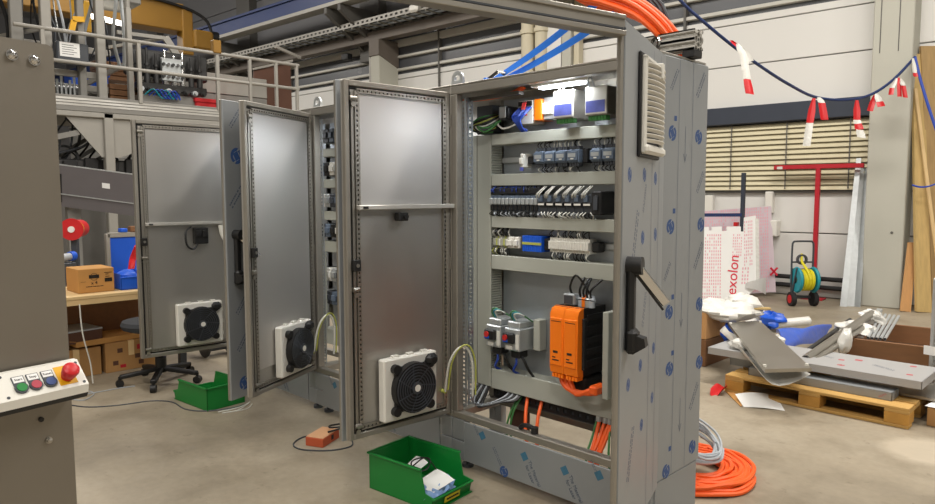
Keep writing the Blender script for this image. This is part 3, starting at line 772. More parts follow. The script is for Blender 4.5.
# row 0: power supplies, transformer, blue wiring, under the lamp
def psu(x):
    o = MB().box(x,x+.128,.17,YP-.012,1.985,2.128,0,.004).build('power_supply', M['steel'], CA)
    MB().box(x+.002,x+.126,.166,.171,1.992,2.124).build('supply_front', M['white'], o)
    lb = MB().box(x+.006,x+.118,.1645,.1665,2.0,2.058); lb.build('supply_label', M['label_blue'], o)
    t = MB()
    for i in range(6): t.box(x+.012+.018*i,x+.026+.018*i,.18,.215,1.962,1.986)
    t.build('supply_terminals', M['green_cable'], o)
    return o
for x in (.60,.80,1.0): psu(x)
for x in (.64,.825): MB().tube([(x,.165,2.125),(x+.005,.15,2.16),(x+.02,.15,2.17),(x+.03,.165,2.125)], .004, 6).build('wire_loop', M['grey_cable'], CA)
MB().box(.40,.455,.25,YP,2.0,2.115,0,.004).build('orange_module', M['orange'], CA)
MB().box(.458,.56,.26,YP,2.0,2.12,0,.004).build('io_card', M['galv'], CA)
for i in range(6): MB().box(.46+.016*i,.472+.016*i,.25,.262,2.03,2.09).build('card_plug', M['white'], CA)
t = MB().box(.285,.39,.255,YP,1.985,2.115,0,.004); t.build('contactor_block', M['white'], CA)
for i in range(6): MB().box(.29+.016*i,.302+.016*i,.245,.258,2.085,2.11).build('contactor_pole', M['black'], CA)
wb = MB()
for i in range(14):
    x = .285+.006*i; wb.tube([(x+.02,.245,2.075),(x+.005+rd.uniform(-.01,.01),.20,2.03),(.33+rd.uniform(-.02,.02),.20,1.985),(.34+rd.uniform(-.02,.02),.24,1.945)], .006, 6)
wb.build('wiring', M['blue_cable'], CA, kind='stuff')
wb = MB()
for i in range(3): wb.tube([(.33+.01*i,.24,2.10),(.335+.01*i,.225,2.06),(.34+.01*i,.235,2.03)], .005, 6)
wb.build('wiring', M['red_wire'], CA, kind='stuff')
MB().box(.14,.195,.24,YP,2.02,2.10,0,.006).box(.198,.215,.25,YP,2.03,2.09,0,.004).build('disconnect_block', M['dark'], CA)
MB().box(.155,.205,.232,.242,2.03,2.095,0,.004).build('disconnect_face', M['galv'], CA)
MB().box(-.07,.06,.28,YP,1.955,2.12,0,.004).build('filter_box', M['dark'], CA)
for i, (m, rr) in enumerate((('green_cable',.006),('black_cable',.008),('yellow_green',.005),('black_cable',.007),('white_wire',.004),('green_cable',.005))):
    o = .012*i
    MB().tube([(.10+o,.30,2.06),(.04+o,.20,2.04-o),(-.03+o,.18,1.99),(.03+o,.19,1.955),(.12+o,.22,1.955+o)], rr, 6).build('wiring', M[m], CA)
MB().tube([(.15,.22,2.0),(.22,.2,1.965),(.29,.22,1.985),(.31,.24,2.02)], .005, 6).build('wiring', M['white_wire'], CA)
MB().box(.01,.42,.10,.14,2.128,2.146).build('cable_channel', M['bracket'], CA)
oc = MB()
for i in range(4): oc.tube([(-.05,.12+.014*i,2.14),(.12,.13+.012*i,2.135),(.32,.13+.012*i,2.144),(.4,.14+.012*i,2.17)], .006, 6)
oc.build('wiring', M['orange_cable'], CA, kind='stuff')
lp = MB().box(.47,.83,.13,.19,2.158,2.19,0,.006).build('cabinet_lamp', M['white'], CA)
MB().box(.52,.80,.138,.182,2.146,2.160,0,.004).build('lamp_tube', M['led'], lp)
area('cabinet_lamp_light', (-2.86+.66, 2.72+.16, 2.14), .30, .05, 5.0, (.92,.96,1), None)
for cb in (CB, CC):  # unseen lamps like the nearest cabinet's, added to brighten the open doors
    lp = MB().box(.47,.83,.06,.12,2.12,2.152,0,.006).build('cabinet_lamp', M['white'], cb)
    MB().box(.52,.80,.068,.112,2.108,2.122,0,.004).build('lamp_tube', M['led'], lp)
    area('cabinet_lamp_light', (cb.location.x+.70, 2.72+.09, 2.10), .30, .05, (7.0 if cb is CB else 1.5), (.92,.96,1), None)

# row 4: two small drives and two orange servo modules
def drive(x):
    o = MB().box(x,x+.115,.20,YP-.01,.70,.83,0,.006).box(x+.01,x+.105,.215,YP-.01,.83,.868,0,.006).build('frequency_drive', M['galv'], CA)
    MB().box(x+.004,x+.085,.176,.202,.745,.805,0,.006).build('drive_panel', M['black'], o)
    MB().cyl((x+.03,.177,.778),(x+.03,.168,.778),.017,14).build('drive_knob', M['red_wire'], o)
    MB().box(x+.012,.02+x,.174,.178,.752,.764).box(x+.02,x+.048,.1735,.1765,.752,.768).build('drive_keys', M['blue_plastic'], o)
    MB().box(x+.09,x+.113,.196,.202,.715,.80).build('drive_label', M['white'], o)
    MB().box(x+.02,x+.06,.196,.202,.708,.73).build('drive_flap', M['white'], o)
    MB().box(x+.03,x+.10,.22,.30,.655,.70,0,.008).build('drive_plug', M['black'], o)
    for i, m in enumerate(('green_cable','teal','white_wire')):
        MB().tube([(x+.03+.012*i,.25,.865),(x+.03+.014*i,.22,.905),(x+.06+.014*i,.22,.93-.006*i),(x+.10,.26,.90),(x+.115,.32,.86)], .0045, 6).build('drive_cable', M[m], o)
    MB().tube([(x+.05,.25,.66),(x+.06,.24,.62),(x+.03,.25,.57),(x+.04,.30,.54)], .007, 6).build('drive_cable', M['blue_cable'], o)
    MB().tube([(x+.09,.25,.66),(x+.13,.22,.66),(x+.15,.24,.60),(x+.145,.30,.54)], .008, 6).build('drive_cable', M['black_cable'], o)
drive(.082); drive(.228)
MB().box(.362,.41,.30,YP,.70,.88,0,.004).build('drive_heat_sink', M['duct'], CA)
def servo(x, last):
    o = MB().prism([(x,.135,.655),(x,.135,.985),(x,.155,1.01),(x,YP,1.01),(x,YP,.655)], (.086,0,0)).build('servo_module', M['black'], CA)
    f = MB(); f.prism([(x-.001,.120,.66),(x-.001,.114,.69),(x-.001,.114,.972),(x-.001,.128,1.0),(x-.001,.165,1.012),(x-.001,.165,.65)], (.0875,0,0))
    f.box(x+.004,x+.080,.108,.118,.70,.955,0,.006)
    f.build('module_cover', M['orange'], o)
    m = MB(); m.box(x+.025,x+.055,.1065,.1085,.768,.780,0); m.box(x+.02,x+.062,.1065,.1085,.728,.734,0); m.box(x+.012,x+.075,.1065,.1085,.935,.938,0); m.box(x+.02,x+.04,.107,.1085,.742,.748)
    m.build('cover_print', M['print_black'], o)
    b = MB()
    for i in range(4): b.box(x+.01+.019*i,x+.024+.019*i,.12,.17,.635,.655)
    b.build('module_foot', M['orange'], o)
    if last:
        s = MB()
        for i in range(5): s.box(x+.085,x+.093,.19,.345,.70+.06*i,.735+.06*i,0,.003)
        s.box(x+.085,x+.10,.15,.18,.69,.96,0,.004)
        s.build('side_ribs', M['rubber'], o)
servo(.632, False); servo(.722, True)
MB().box(.69,.80,.2,YP,.545,.64,0,.01).build('connector_block', M['black'], CA)
MB().box(.664,.735,.18,.23,1.015,1.075,0,.005).box(.672,.727,.177,.181,1.022,1.066,1).build('servo_display', [M['galv'], M['dark']], CA)
for x, m in ((.752,'grey_cable'),(.775,'orange'),(.82,'grey_cable'),(.795,'galv')):
    MB().cyl((x,.22,1.01),(x,.22,1.045),.017,12).cyl((x,.22,1.045),(x,.23,1.07),.02,12,0,.010).build('round_plug', M[m], CA)
for i, (x0, x1, zt) in enumerate(((.70,.775,1.175),(.752,.76,1.16),(.795,.80,1.17),(.82,.87,1.16),(.775,.79,1.15))):
    MB().tube([(x0,.22,1.06),(x0-.005,.20,1.11),((x0+x1)/2,.19,zt),(x1,.22,1.12),(x1+.01,.27,1.05)] if i==0 else [(x0,.22,1.05),(x0+.005,.20,1.10),(x1,.24,1.16)], .006, 6).build('servo_cable', M['black_cable'], CA)
oc = MB()
for i in range(3): oc.tube([(.665+.02*i,.17,.655),(.68+.03*i,.16,.605),(.74+.02*i,.15,.575-.008*i),(.86,.17,.575+.01*i),(.88,.22,.60)], .013, 8)
oc.build('servo_cable', M['orange_cable'], CA); MB().box(.85,.90,.15,.25,.57,.62,0,.01).build('cable_plug', M['orange_cable'], CA)
MB().box(.90,.935,.2,YP,.55,1.0,0,.003).build('slotted_cover', M['duct'], CA)
# cable entry below the plate
MB().box(.06,1.26,.30,.34,.355,.425,0,.006).build('gland_bar', M['dark'], CA)
MB().ladder((.06,.296,.395),(1.26,.296,.395),.05,.004,.05,.03,(0,-1,0)).build('gland_strip', M['black'], CA)
for x in (.835,.875,.905):
    MB().cyl((x,.28,.40),(x,.28,.432),.018,10).build('cable_gland', M['galv'], CA)
for x, m, x2, y2 in ((.27,'green_cable',.24,.15),(.285,'green_cable',.262,.16),(.335,'orange_cable',.40,.14),(.44,'orange_cable',.475,.14),(.835,'orange_cable',.86,.10),(.868,'orange_cable',.875,.08),(.90,'orange_cable',.885,.12),(.915,'orange_cable',.905,.10),(.82,'green_cable',.835,.10),(.90,'green_cable',.96,.13)):
    th = .010 if m == 'orange_cable' else .006
    MB().tube([(x,.30,.44),(x,.285,.41),((x+x2)/2,.23,.33),(x2,y2+.06,.20),(x2+.02,y2+.12,.02)], th, 8).build('entry_cable', M[m], CA)
wl = MB()
for i in range(9): wl.tube([(-.04+.010*i,.30,.46),(-.06+.016*i,.22-.004*i,.385-.004*i),(.02+.012*i,.16-.006*i,.352),(.12+.012*i,.15+.006*i,.36+.003*i),(.19+.012*i,.24,.40),(.20+.012*i,.29,.44)], .0055, 6, i%3)
wl.build('cable_loops', [M['grey_cable'], M['metal_dark'], M['black_cable']], CA)
MB().tube([(.50,.03,.343),(.53,.025,.365),(.575,.03,.365),(.60,.04,.345)], .013, 8).cyl((.60,.03,.338),(.60,.03,.37),.02,12).build('cable_clip', M['black'], CA)
MB().box(.10,.25,.40,.41,.12,.36).build('base_board', M['rust'], CA)
# middle cabinet: the strip of its inside that shows between the doors
MB().box(-.30, 1.10, YP, YP+.006, .42, 2.15).build('mounting_plate', M['zinc'], CB)
for i, (z0, z1) in enumerate(((1.882,1.945),(1.645,1.713),(1.400,1.467),(1.153,1.237),(.43,.55))):
    MB().box(-.30,1.1,.26,YP,z0,z1,0,.003).build('wiring_duct', M['duct'], CB)
for i, z in enumerate((2.04,1.79,1.55,1.32,.98,.80)):
    for j in range(-6,3):
        m = ('dark','bluegrey','black','white','galv')[(i*2+j)%5]
        MB().box(.13+.07*j,.192+.07*j,.25,YP,z-.05,z+.05,0,.004).box(.14+.07*j,.182+.07*j,.235,.252,z-.02,z+.025,0,.003).build('switch_module', M[m], CB)
MB().ladder((-.20,.225,.56),(-.20,.225,1.15),.05,.008,.03,.016,(0,-1,0)).build('slotted_cover', M['duct'], CB)
MB().box(.10,.95,YP,YP+.006,.42,2.15).build('mounting_plate', M['zinc'], CC)

# ------------------------------------------------------------------ the open stainless frame that meets the near door
pf = thing('portal_frame', 'open stainless frame whose top rail crosses in front above the nearest cabinet', 'frame', (-1.303,2.026,0), 0)
dv = Vector((-.215,-.977,0)).normalized()
def fb(a, b, w_, h_, nm):
    k = MB(); k.bar(a, b, w_, h_, 0, (0,0,1), .003); return k
MB().box(-.008,.008,-.008,.008,0,2.185,0,.003).build('far_post', M['steel_lip'], pf)
k = MB(); a = Vector((0,0,2.155)); b = dv*2.25+Vector((0,0,2.155))
k.bar(a+Vector((0,0,.026)), b+Vector((0,0,.026)), .05, .014, 0, r=.002); k.bar(a, b, .036, .05, 0); k.bar(a+Vector((0,0,-.012)), b+Vector((0,0,-.012)), .046, .006, 1); k.bar(a+Vector((0,0,-.026)), b+Vector((0,0,-.026)), .052, .016, 0, r=.002)
k.build('top_rail', [M['steel_lip'], M['dark']], pf)
MB().bar(b-Vector((0,0,2.155)), b, .05, .05, 0, (1,0,0), .003).build('near_post', M['steel_lip'], pf)
MB().cyl((.006,-.01,2.14),(.02,-.01,2.14),.010,10).build('bolt', M['chrome'], pf)

# ------------------------------------------------------------------ on the cabinet roof
t = thing('aluminium_profile', 'slotted aluminium profile lying across the roof of the nearest cabinet', 'profile', (-1.520,3.0,2.250), 0)
k = MB()
def prof(k, x0, x1, cy, cz, s=.04):
    h = s/2
    for a, b in ((-1,-1),(1,-1),(1,1),(-1,1)):
        k.box(x0,x1,cy+a*h*.45,cy+a*h,cz+b*h*.72,cz+b*h); k.box(x0,x1,cy+a*h*.72,cy+a*h,cz+b*h*.45,cz+b*h)
        k.bar((x0,cy+a*h*.5,cz+b*h*.5),(x1,cy+a*h*.5,cz+b*h*.5),.006,.012)
    k.ring(((x0),cy,cz),(1,0,0),h*.22,h*.45,x1-x0,10)
for cy, cz in ((-.022,.022),(.022,.022),(-.022,.066),(.022,.066)): prof(k, -.33, .0, cy, cz, .044)
k.build('extrusion', M['alu'], t)
MB().ring((-.185,-.066,.045),(.45,1,0),.020,.031,.011,18).cyl((-.185,-.046,.045),(-.185,-.062,.045),.010,10).build('eye_bolt', M['chrome'], t)
for x in (-.30,-.06): MB().box(x,x+.06,-.04,.04,-.036,0,0,.004).build('support_block', M['black'], t)
cbun = thing('cable_bundle', 'thick bundle of orange cables arching down onto the cabinet roof', 'cables', (-2.0,3.0,2.55))
for i in range(14):
    a = i*2.4; r_ = .010+.017*math.sqrt(i); oy, oz = r_*math.cos(a), r_*math.sin(a)*.75
    P_ = [(-2.9+oy,2.95+oy,3.9+oz),(-2.45,2.97+oy,2.95+oz*1.2),(-2.2,2.98+oy,2.655+oz),(-2.0,2.99+oy,2.565+oz),(-1.82,2.99+oy,2.475+oz),(-1.70+oz*.4,3.02+oy,2.36+oz*.6),(-1.66+oz*.5,3.09+oy*.6,2.245+.014*(i%3)),(-1.70+oz*.5,3.17+oy*.2,2.17),(-1.78+oz,3.18+oy*.2,1.9)]
    MB().tube([(p[0]+2.0,p[1]-3.0,p[2]-2.55) for p in P_], .0125, 8).build('orange_cable', M['orange_cable'], cbun)
for k_, (x, z) in enumerate(((-1.93,2.54),(-2.28,2.74))):
    MB().ring((x+2.0,-.005,z-2.55),(.8,0,-.5),.052,.058,.012,18).build('cable_tie', M['black'], cbun)
gbun = thing('cable_bundle', 'three dark grey cables hanging behind the orange cable bundle', 'cables', (-1.8,3.06,2.5))
for i in range(3):
    P_ = [(-2.5+.02*i,3.03,3.9),(-1.98+.02*i,3.05,2.75),(-1.78+.02*i,3.06,2.50),(-1.72+.015*i,3.10,2.27),(-1.74+.02*i,3.165,2.17),(-1.80+.02*i,3.18,1.9)]
    MB().tube([(p[0]+1.8,p[1]-3.06,p[2]-2.5) for p in P_], .009, 7).build('grey_cable', M['dark'], gbun)
def strap(p0, p1, w_, lab, sag=.02):
    p0 = Vector(p0); p1 = Vector(p1); d = (p1-p0); sd = d.cross(Vector((.3,-1,.2))).normalized()
    def fn(u, v):
        tw = (u-.25)*1.5; s2 = (sd*math.cos(tw)+d.normalized().cross(sd)*math.sin(tw))
        return p0+d*u-Vector((0,0,sag*math.sin(PI*u)))+s2*(w_*(v-.5))
    ob = MB().grid(fn, 20, 2, .002).build('ratchet_strap', M['blue']); tag(ob, lab, 'strap', 'blue lashing straps')
strap((-2.78,2.95,2.24), (-2.02,2.99,2.585), .034, 'upper blue lashing strap running up from the cabinet roof')
strap((-2.76,2.98,2.235), (-1.91,3.0,2.515), .034, 'lower blue lashing strap running up from the cabinet roof')
t = thing('strap_ratchet', 'chrome ratchet buckle with blue webbing on the cabinet roof', 'ratchet', (-2.77,2.95,2.2125), -.2)
MB().box(-.05,.05,-.03,.03,.0,.02,0,.004).build('buckle_plate', M['chrome'], t); MB().cyl((0,-.04,.03),(0,.04,.03),.022,12).build('webbing_roll', M['blue'], t)
MB().bar((-.02,-.025,.03),(.11,-.025,.07),.006,.02).bar((-.02,.025,.03),(.11,.025,.07),.006,.02).cyl((.11,-.03,.07),(.11,.03,.07),.008,8).build('buckle_handle', M['chrome'], t)

# ================================================================== LEFT SIDE: stainless column with the button box
t = thing('machine_column', 'wide matt stainless machine column in the left foreground with two bolts near its top', 'column', (-1.60,.40,0), R(11))
# column space: y runs away along the face, the face looks towards +x
yr = .012
MB().prism([(0,-.9,0),(0,yr,0),(0,yr,1.890),(0,yr-.003,1.897),(0,yr-.010,1.901),(0,-.9,1.914)], (-.012,0,0)).build('face_plate', M['col_steel'], t)
MB().prism([(-.012,yr,0),(-.03,yr+.012,0),(-.03,yr+.012,1.880),(-.012,yr,1.890)], (0,-.004,0)).box(-.14,-.03,yr+.006,yr+.012,1.77,1.880,0,.003).build('side_flange', M['col_steel'], t)
MB().box(-.14,-.01,-.9,yr-.01,1.894,1.903,0,.003).build('top_flange', M['col_steel'], t)
for y, z in ((-.066,1.870),(-.026,1.866)):
    MB().cyl((0,y,z),(.004,y,z),.011,14).lathe([(.0085,.004),(.0085,.008),(.005,.012),(0,.013)],(0,y,z),(1,0,0),12).build('dome_bolt', M['chrome'], t)
MB().cyl((0,-.05,1.142),(.004,-.05,1.142),.005,10).build('screw_hole', M['black'], t)
MB().cyl((0,-.038,1.095),(.004,-.038,1.095),.007,12).lathe([(.005,.004),(.005,.009),(0,.011)],(0,-.038,1.095),(1,0,0),10).build('dome_bolt', M['steel'], t)
b = thing('push_button_box', 'white control box with three round buttons and a red mushroom stop on the column', 'control box', (-1.583,.377,1.213), R(11))
b.scale = (.72,.72,.72)
MB().prism([(.0,-.5,-.025),(.077,-.5,-.025),(.082,-.5,.0),(.022,-.5,.062),(.0,-.5,.062)], (0,.555,0)).build('box_body', M['white'], b)
MB().prism([(-.002,-.502,-.040),(.066,-.502,-.040),(.074,-.502,-.0255),(-.002,-.502,-.0255)], (0,.558,0)).build('box_base', M['black'], b)
# lid space: u along the box, v up the slope
e0 = Vector((.082,0,0)); ev = (Vector((.022,0,.062))-e0); SL = ev.length; ev.normalize()
LT = Matrix(((0,ev.x,ev.z,e0.x),(1,0,0,0),(0,ev.z,-ev.x,e0.z),(0,0,0,1)))
def lid(p): return LT @ Vector(p)
lz = Vector((ev.z,0,-ev.x)); lz = Vector((LT[0][2],LT[1][2],LT[2][2]))
for u in (-.29,-.1485*2+.16,.044):
    pass
for u, v in ((.046,.010),(.046,SL-.010),(-.148,.010),(-.148,SL-.010)):
    MB().cyl(lid((u,v,-.001)), lid((u,v,.0012)), .0042, 12).build('lid_screw', M['dark'], b)
for k, (u, m, wd, nm) in enumerate(((-.111,'green_bin','Start','green_button'),(-.075,'red_btn','Stop','red_button'),(-.038,'blue_btn','Reset','blue_button'))):
    if m == 'red_btn' and m not in M: M[m] = mat('dull_red_button', (170,58,74), .4, 0, .05)
    if m == 'blue_btn' and m not in M: M[m] = mat('dull_blue_button', (58,76,128), .4, 0, .05)
    bb = MB(); bb.cyl(lid((u,.030,0)), lid((u,.030,.006)), .0165, 22, 0); bb.cyl(lid((u,.030,.006)), lid((u,.030,.0085)), .0125, 20, 1)
    o = bb.build(nm, [M['dark'], M[m]], b)
    lb = MB().prism([lid((u-.015,.034,0)),lid((u+.015,.034,0)),lid((u+.015,.068,0)),lid((u-.015,.068,0))], lz*.003, 0).build('legend_holder', M['dark'], b)
    MB().prism([lid((u-.013,.048,.0031)),lid((u+.013,.048,.0031)),lid((u+.013,.066,.0031)),lid((u-.013,.066,.0031))], lz*.0006).build('legend', M['paper'], lb)
    text('legend_print', wd, .010, M['print_black'], LT @ Matrix.Translation((u,.057,.0042)), lb, .0002)
MB().prism([lid((-.017,.012,0)),lid((.030,.012,0)),lid((.030,.074,0)),lid((-.017,.074,0))], lz*.0012).build('yellow_plate', M['yellow'], b)
es = MB(); c0 = lid((.008,.036,0))
es.lathe([(.016,.0),(.016,.014),(.0195,.015),(.0205,.019),(.0225,.034),(.021,.041),(.016,.045),(.008,.047),(0,.0473)], c0, lz, 24)
es.build('mushroom_stop', M['red'], b)
o = tag(MB().lathe([(.03,0),(.05,.02),(.052,.5),(.046,.60),(.03,.645),(0,.655)],(0,0,0),(0,0,1),20).build('post_cap', M['rubber']), 'black rounded post with a pale edge strip at the lower left', 'post')
o.location = (-1.235,.135,0)
MB().box(.045,.060,-.012,.012,0,.60,0,.003).build('edge_strip', M['frame_light'], o)
o.rotation_euler = (0,0,R(20))

# ------------------------------------------------------------------ raised work platform
PX = -11.63
pl = thing('work_platform', 'raised grey steel platform with pipe railings at the back left', 'platform', (PX,0,0))
def pp(y, z, x=0): return (x, y, z)
MB().box(-4,-.02,-2.5,7.2,2.98,3.05).build('deck_plate', M['frame_grey'], pl)
MB().box(-.06,0,-2.5,5.55,2.86,3.10,0,.01).build('deck_beam', M['frame_grey'], pl)
tp = MB(); rd = random.Random(9)
for z in (3.03,2.985,2.94): tp.grid(lambda u, v: (.003+.004*rd.random(), -2.5+u*8.05, z+.03*v), 90, 1)
tp.build('wrinkled_tape', M['alu'], pl)
MB().box(-.10,0,-2.5,7.0,2.78,2.86,0,.01).build('deck_channel', M['frame_light'], pl)
for y in (2.86,4.20,5.50): 
    h = 4.20 if y > 5 else 4.04
    MB().box(-.04,.02,y-.03,y+.03,3.05,h,0,.006).build('rail_post', M['frame_light'], pl)
MB().box(-.07,.05,5.42,5.56,4.02,4.24,0,.01).build('post_cap', M['crane'], pl)
for z in (4.02,3.58):
    MB().cyl((0,2.5 if z>4 else 2.9,z),(0,7.1,z),.030,10).build('rail', M['frame_light'], pl)
MB().bar((0,2.9,4.02),(-1.6,2.35,4.02),.05,.05).build('rail', M['frame_light'], pl)
for y in (6.1,6.62,7.05): MB().box(-.03,.03,y-.025,y+.025,3.0,4.02,0,.006).build('rail_post', M['frame_light'], pl)
MB().bar((0,6.62,4.3),(-.6,7.5,4.3),.05,.05).build('rail', M['frame_light'], pl)
MB().box(-.13,.0,3.64,3.78,.9,2.86,0,.01).build('support_column', M['frame_light'], pl)
MB().box(-.13,.0,3.60,3.82,0,.92,0,.01).build('support_column', M['frame_grey'], pl)
MB().box(-.13,.0,-1.0,-.86,0,2.86,0,.01).build('support_column', M['frame_light'], pl)
MB().prism([(-.05,3.12,2.78),(-.05,4.72,2.78),(-.05,4.30,2.35),(-.05,3.86,2.18),(-.05,3.6,2.18)], (-.02,0,0)).build('gusset_plate', M['frame_light'], pl)
MB().bar((-.1,2.0,2.18),(-.1,3.3,2.55),.06,.08).build('brace', M['frame_grey'], pl)
MB().bar((-.1,3.9,2.25),(-.1,4.6,2.72),.06,.08).build('brace', M['frame_light'], pl)
for y in (2.6,4.9,6.6): MB().box(-3.9,-3.75,y-.07,y+.07,0,2.98,0,.01).build('support_column', M['frame_grey'], pl)

# machine frame standing on the platform
mf = thing('processing_machine', 'tall grey machine frame standing on the raised platform behind its railing', 'machine', (PX-.25,0,3.05))
for y, w_, m in ((2.98,.14,'frame_light'),(3.73,.13,'frame_light'),(3.45,.10,'frame_grey'),(2.60,.16,'frame_grey'),(2.2,.12,'frame_light')):
    MB().box(-.12,.0,y-w_/2,y+w_/2,0,2.7,0,.01).build('upright', M[m], mf)
MB().box(-.1,.0,4.12,4.20,0,1.55,0,.008).cyl((-.05,4.16,1.5),(-.05,4.16,1.72),.04,10).build('upright', M['frame_light'], mf)
for y0, y1, z, x in ((2.2,4.16,.95,-.9),(2.9,3.7,.42,-.1),(2.9,4.2,.28,-.6),(2.2,4.2,2.3,-.15)): MB().box(x-.06,x,y0,y1,z-.05,z+.05,0,.006).build('cross_beam', M['frame_light'], mf)
MB().bar((-.9,3.75,.4),(-.5,4.2,.70),.06,.08).build('brace', M['frame_light'], mf)
MB().box(-1.3,-.5,4.0,4.55,1.75,2.2,0,.02).build('motor_housing', M['frame_grey'], mf)
MB().bar((-.7,4.2,1.28),(-.7,5.0,1.30),.05,.06).bar((-.7,5.0,1.32),(-.7,5.22,1.0),.06,.12).bar((-1.2,4.2,1.1),(-.7,5.0,1.3),.05,.05).build('arm', M['frame_light'], mf)
t = thing('switch_box', 'grey electrical box with a white printed label behind the platform railing', 'box', (PX-.12,0,3.05))
MB().box(-.12,.02,3.06,3.50,.52,.84,0,.015).build('box_body', M['dark'], t); MB().box(.02,.026,3.10,3.37,.62,.83).build('label', M['paper'], t)
k = MB()
for i in range(5): k.box(.0262,.027,3.13,3.13+.16+.04*(i%2),.655+.033*i,.663+.033*i)
k.build('label_print', M['dark'], t, kind='stuff')
for i, (y0, y1, z0, z1, x, m, nm, lb, ct) in enumerate((
    (2.9,3.12,3.22,3.42,-.9,'blue_plastic','tote','blue tote low between the platform uprights','tote'),
    (3.55,4.15,3.42,3.66,-1.3,'blue_plastic','tote','blue tote on the platform shelf right of the second upright','tote'),
    (3.1,3.5,3.05,3.40,-.5,'metal_dark','pump','dark pump on the platform floor left of the second upright','pump'),
    (4.0,4.5,3.05,3.45,-.8,'brownbox','crate','brown crate on the platform behind the railing','crate'),
    (4.05,4.7,3.62,3.95,-1.6,'brownbox','crate','brown crate higher up behind the platform railing','crate'))):
    o = thing(nm, lb, ct, (PX+x,0,0))
    if nm == 'tote':
        MB().box(-.35,0,y0,y1,z0,z1,0,.02).build('body', M[m], o); MB().box(-.37,.02,y0-.02,y1+.02,z1-.05,z1,0,.01).build('rim', M[m], o)
        MB().box(-.4,.03,y0-.05,y1+.05,z0-.05,z0-.004,0,.005).build('shelf', M['frame_light'], o)
    elif nm == 'pump':
        MB().cyl((-.2,y0,z0+.15),(-.2,y1,z0+.15),.12,16).build('motor', M[m], o); MB().box(-.35,-.05,y0,y1,z0,z0+.06).build('base_plate', M['frame_grey'], o)
        for a in range(6): MB().cyl((-.05,y0+.06*a,z0),(-.05,y0+.06*a,z0+.28+.06*(a%3)),.02,8).build('pipe', M['galv'], o)
    else:
        for a in range(4): MB().box(-.35,0,y0,y1,z0+(z1-z0)*a/4+.005,z0+(z1-z0)*(a+1)/4-.005,0,.006).build('board', M[m], o)
o = thing('cable_harness', 'bundle of black hoses and cables hanging in the machine frame', 'hoses', (PX-.4,0,3.05))
rd = random.Random(12)
for i in range(22):
    y = 2.1+.095*i+rd.uniform(-.03,.03); 
    MB().tube([(0,y,2.4),(-.1+rd.uniform(-.1,.1),y+rd.uniform(-.12,.12),1.7),(rd.uniform(-.2,.1),y+rd.uniform(-.1,.1),1.1),(rd.uniform(-.2,.0),y+rd.uniform(-.15,.15),.5+rd.uniform(0,.3))], rd.choice((.012,.02,.03)), 6).build('hose', M[rd.choice(('black_cable','black_cable','dark','galv','grey_cable'))], o)
o = thing('yellow_bracket', 'small yellow bracket between the two tall uprights', 'bracket', (PX-.2,3.38,4.2))
MB().bar((0,-.08,-.12),(0,-.04,.04),.05,.08).bar((0,-.06,.06),(0,.10,.08),.05,.08).build('arm', M['yellow'], o)
o = thing('yellow_motor', 'yellow motor housing at the top left of the platform machine', 'motor', (PX-1.0,2.1,4.25))
MB().box(-.4,0,-.35,.35,0,.32,0,.05).build('body', M['yellow'], o); MB().cyl((0,-.1,.1),(.1,-.1,.1),.1,14).build('end_cap', M['blue_plastic'], o)
o = thing('guard_panel', 'yellow guard panel behind the second tall upright', 'panel', (PX-.9,3.75,4.15))
MB().box(-.05,0,-.25,.05,.1,.6,0,.01).build('plate', M['yellow'], o)
o = thing('fluorescent_lamp', 'lit white tube lamp behind the tall uprights at upper left', 'lamp', (PX-1.2,4.28,4.56))
MB().bar((0,-.45,.03),(0,.12,-.02),.10,.07,0,r=.02).build('lamp_tube', M['lamp'], o); MB().box(-.05,.05,.12,.24,-.08,.08,0,.01).build('end_cap', M['galv'], o)
# valve cluster
vc = thing('valve_unit', 'chrome and black valve unit with blue air hoses on the platform', 'valve unit', (PX-.55,4.3,3.05))
MB().box(-.3,.15,.05,1.15,.02,.22,0,.01).build('base_block', M['frame_grey'], vc)
MB().box(-.3,.12,.0,1.2,.30,.42,0,.015).build('manifold', M['metal_dark'], vc)
for i in range(8):
    y = .05+.15*i
    MB().cyl((.05,y,.42),(.05,y,.62),.05,12).cyl((.05,y,.62),(.05,y,.92+.08*(i%2)),.022,10).cyl((.05,y,.70),(.05,y,.74),.045,12).build('valve_body', M['chrome'] if i in (3,4,5) else M['metal_dark'], vc)
    MB().cyl((.12,y,.30),(.20,y,.30),.045,12).cyl((.20,y,.30),(.24,y,.30),.03,10).build('valve_port', M['metal_dark'] if i%3 else M['galv'], vc)
MB().box(.06,.13,.42,.76,.48,.86,0,.008).build('valve_block', M['galv'], vc); 
for i in range(5): [MB().cyl((.14,.44+.08*i,h),(.17,.44+.08*i,h),.028,10).build('valve_port', M['chrome'] if i%2 else M['metal_dark'], vc) for h in (.55,.75)]
MB().box(-.2,-.05,-.1,1.3,.55,1.0,0,.03).build('rear_housing', M['metal_dark'], vc)
for i in range(6): MB().tube([(.18,.10+.07*i,.20),(.25,.22+.07*i,.30),(.24,.36+.06*i,.16),(.2,.5+.03*i,.26)], .012, 6).build('air_hose', M['blue_cable'] if i%3 else M['teal'], vc)
o = thing('tote', 'red plastic crate on the platform beside the corner post', 'tote', (PX-.35,5.25,3.05))
MB().box(-.5,0,0,.95,0,.22,0,.02).build('body', M['red_crate'], o); MB().box(-.52,.02,-.02,.97,.16,.23,0,.01).build('rim', M['red_crate'], o)
o = thing('machine_housing', 'grey sheet-metal housing behind the red crate', 'housing', (PX-.95,5.45,3.05))
MB().box(-.6,0,0,1.5,0,.42,0,.01).build('lower_panel', M['frame_grey'], o); MB().box(-.6,.01,0,1.5,.43,.80,0,.01).build('upper_panel', M['frame_light'], o)
o = thing('brown_board', 'dark brown board standing behind the platform railing', 'board', (-12.6,0,3.05), 0)
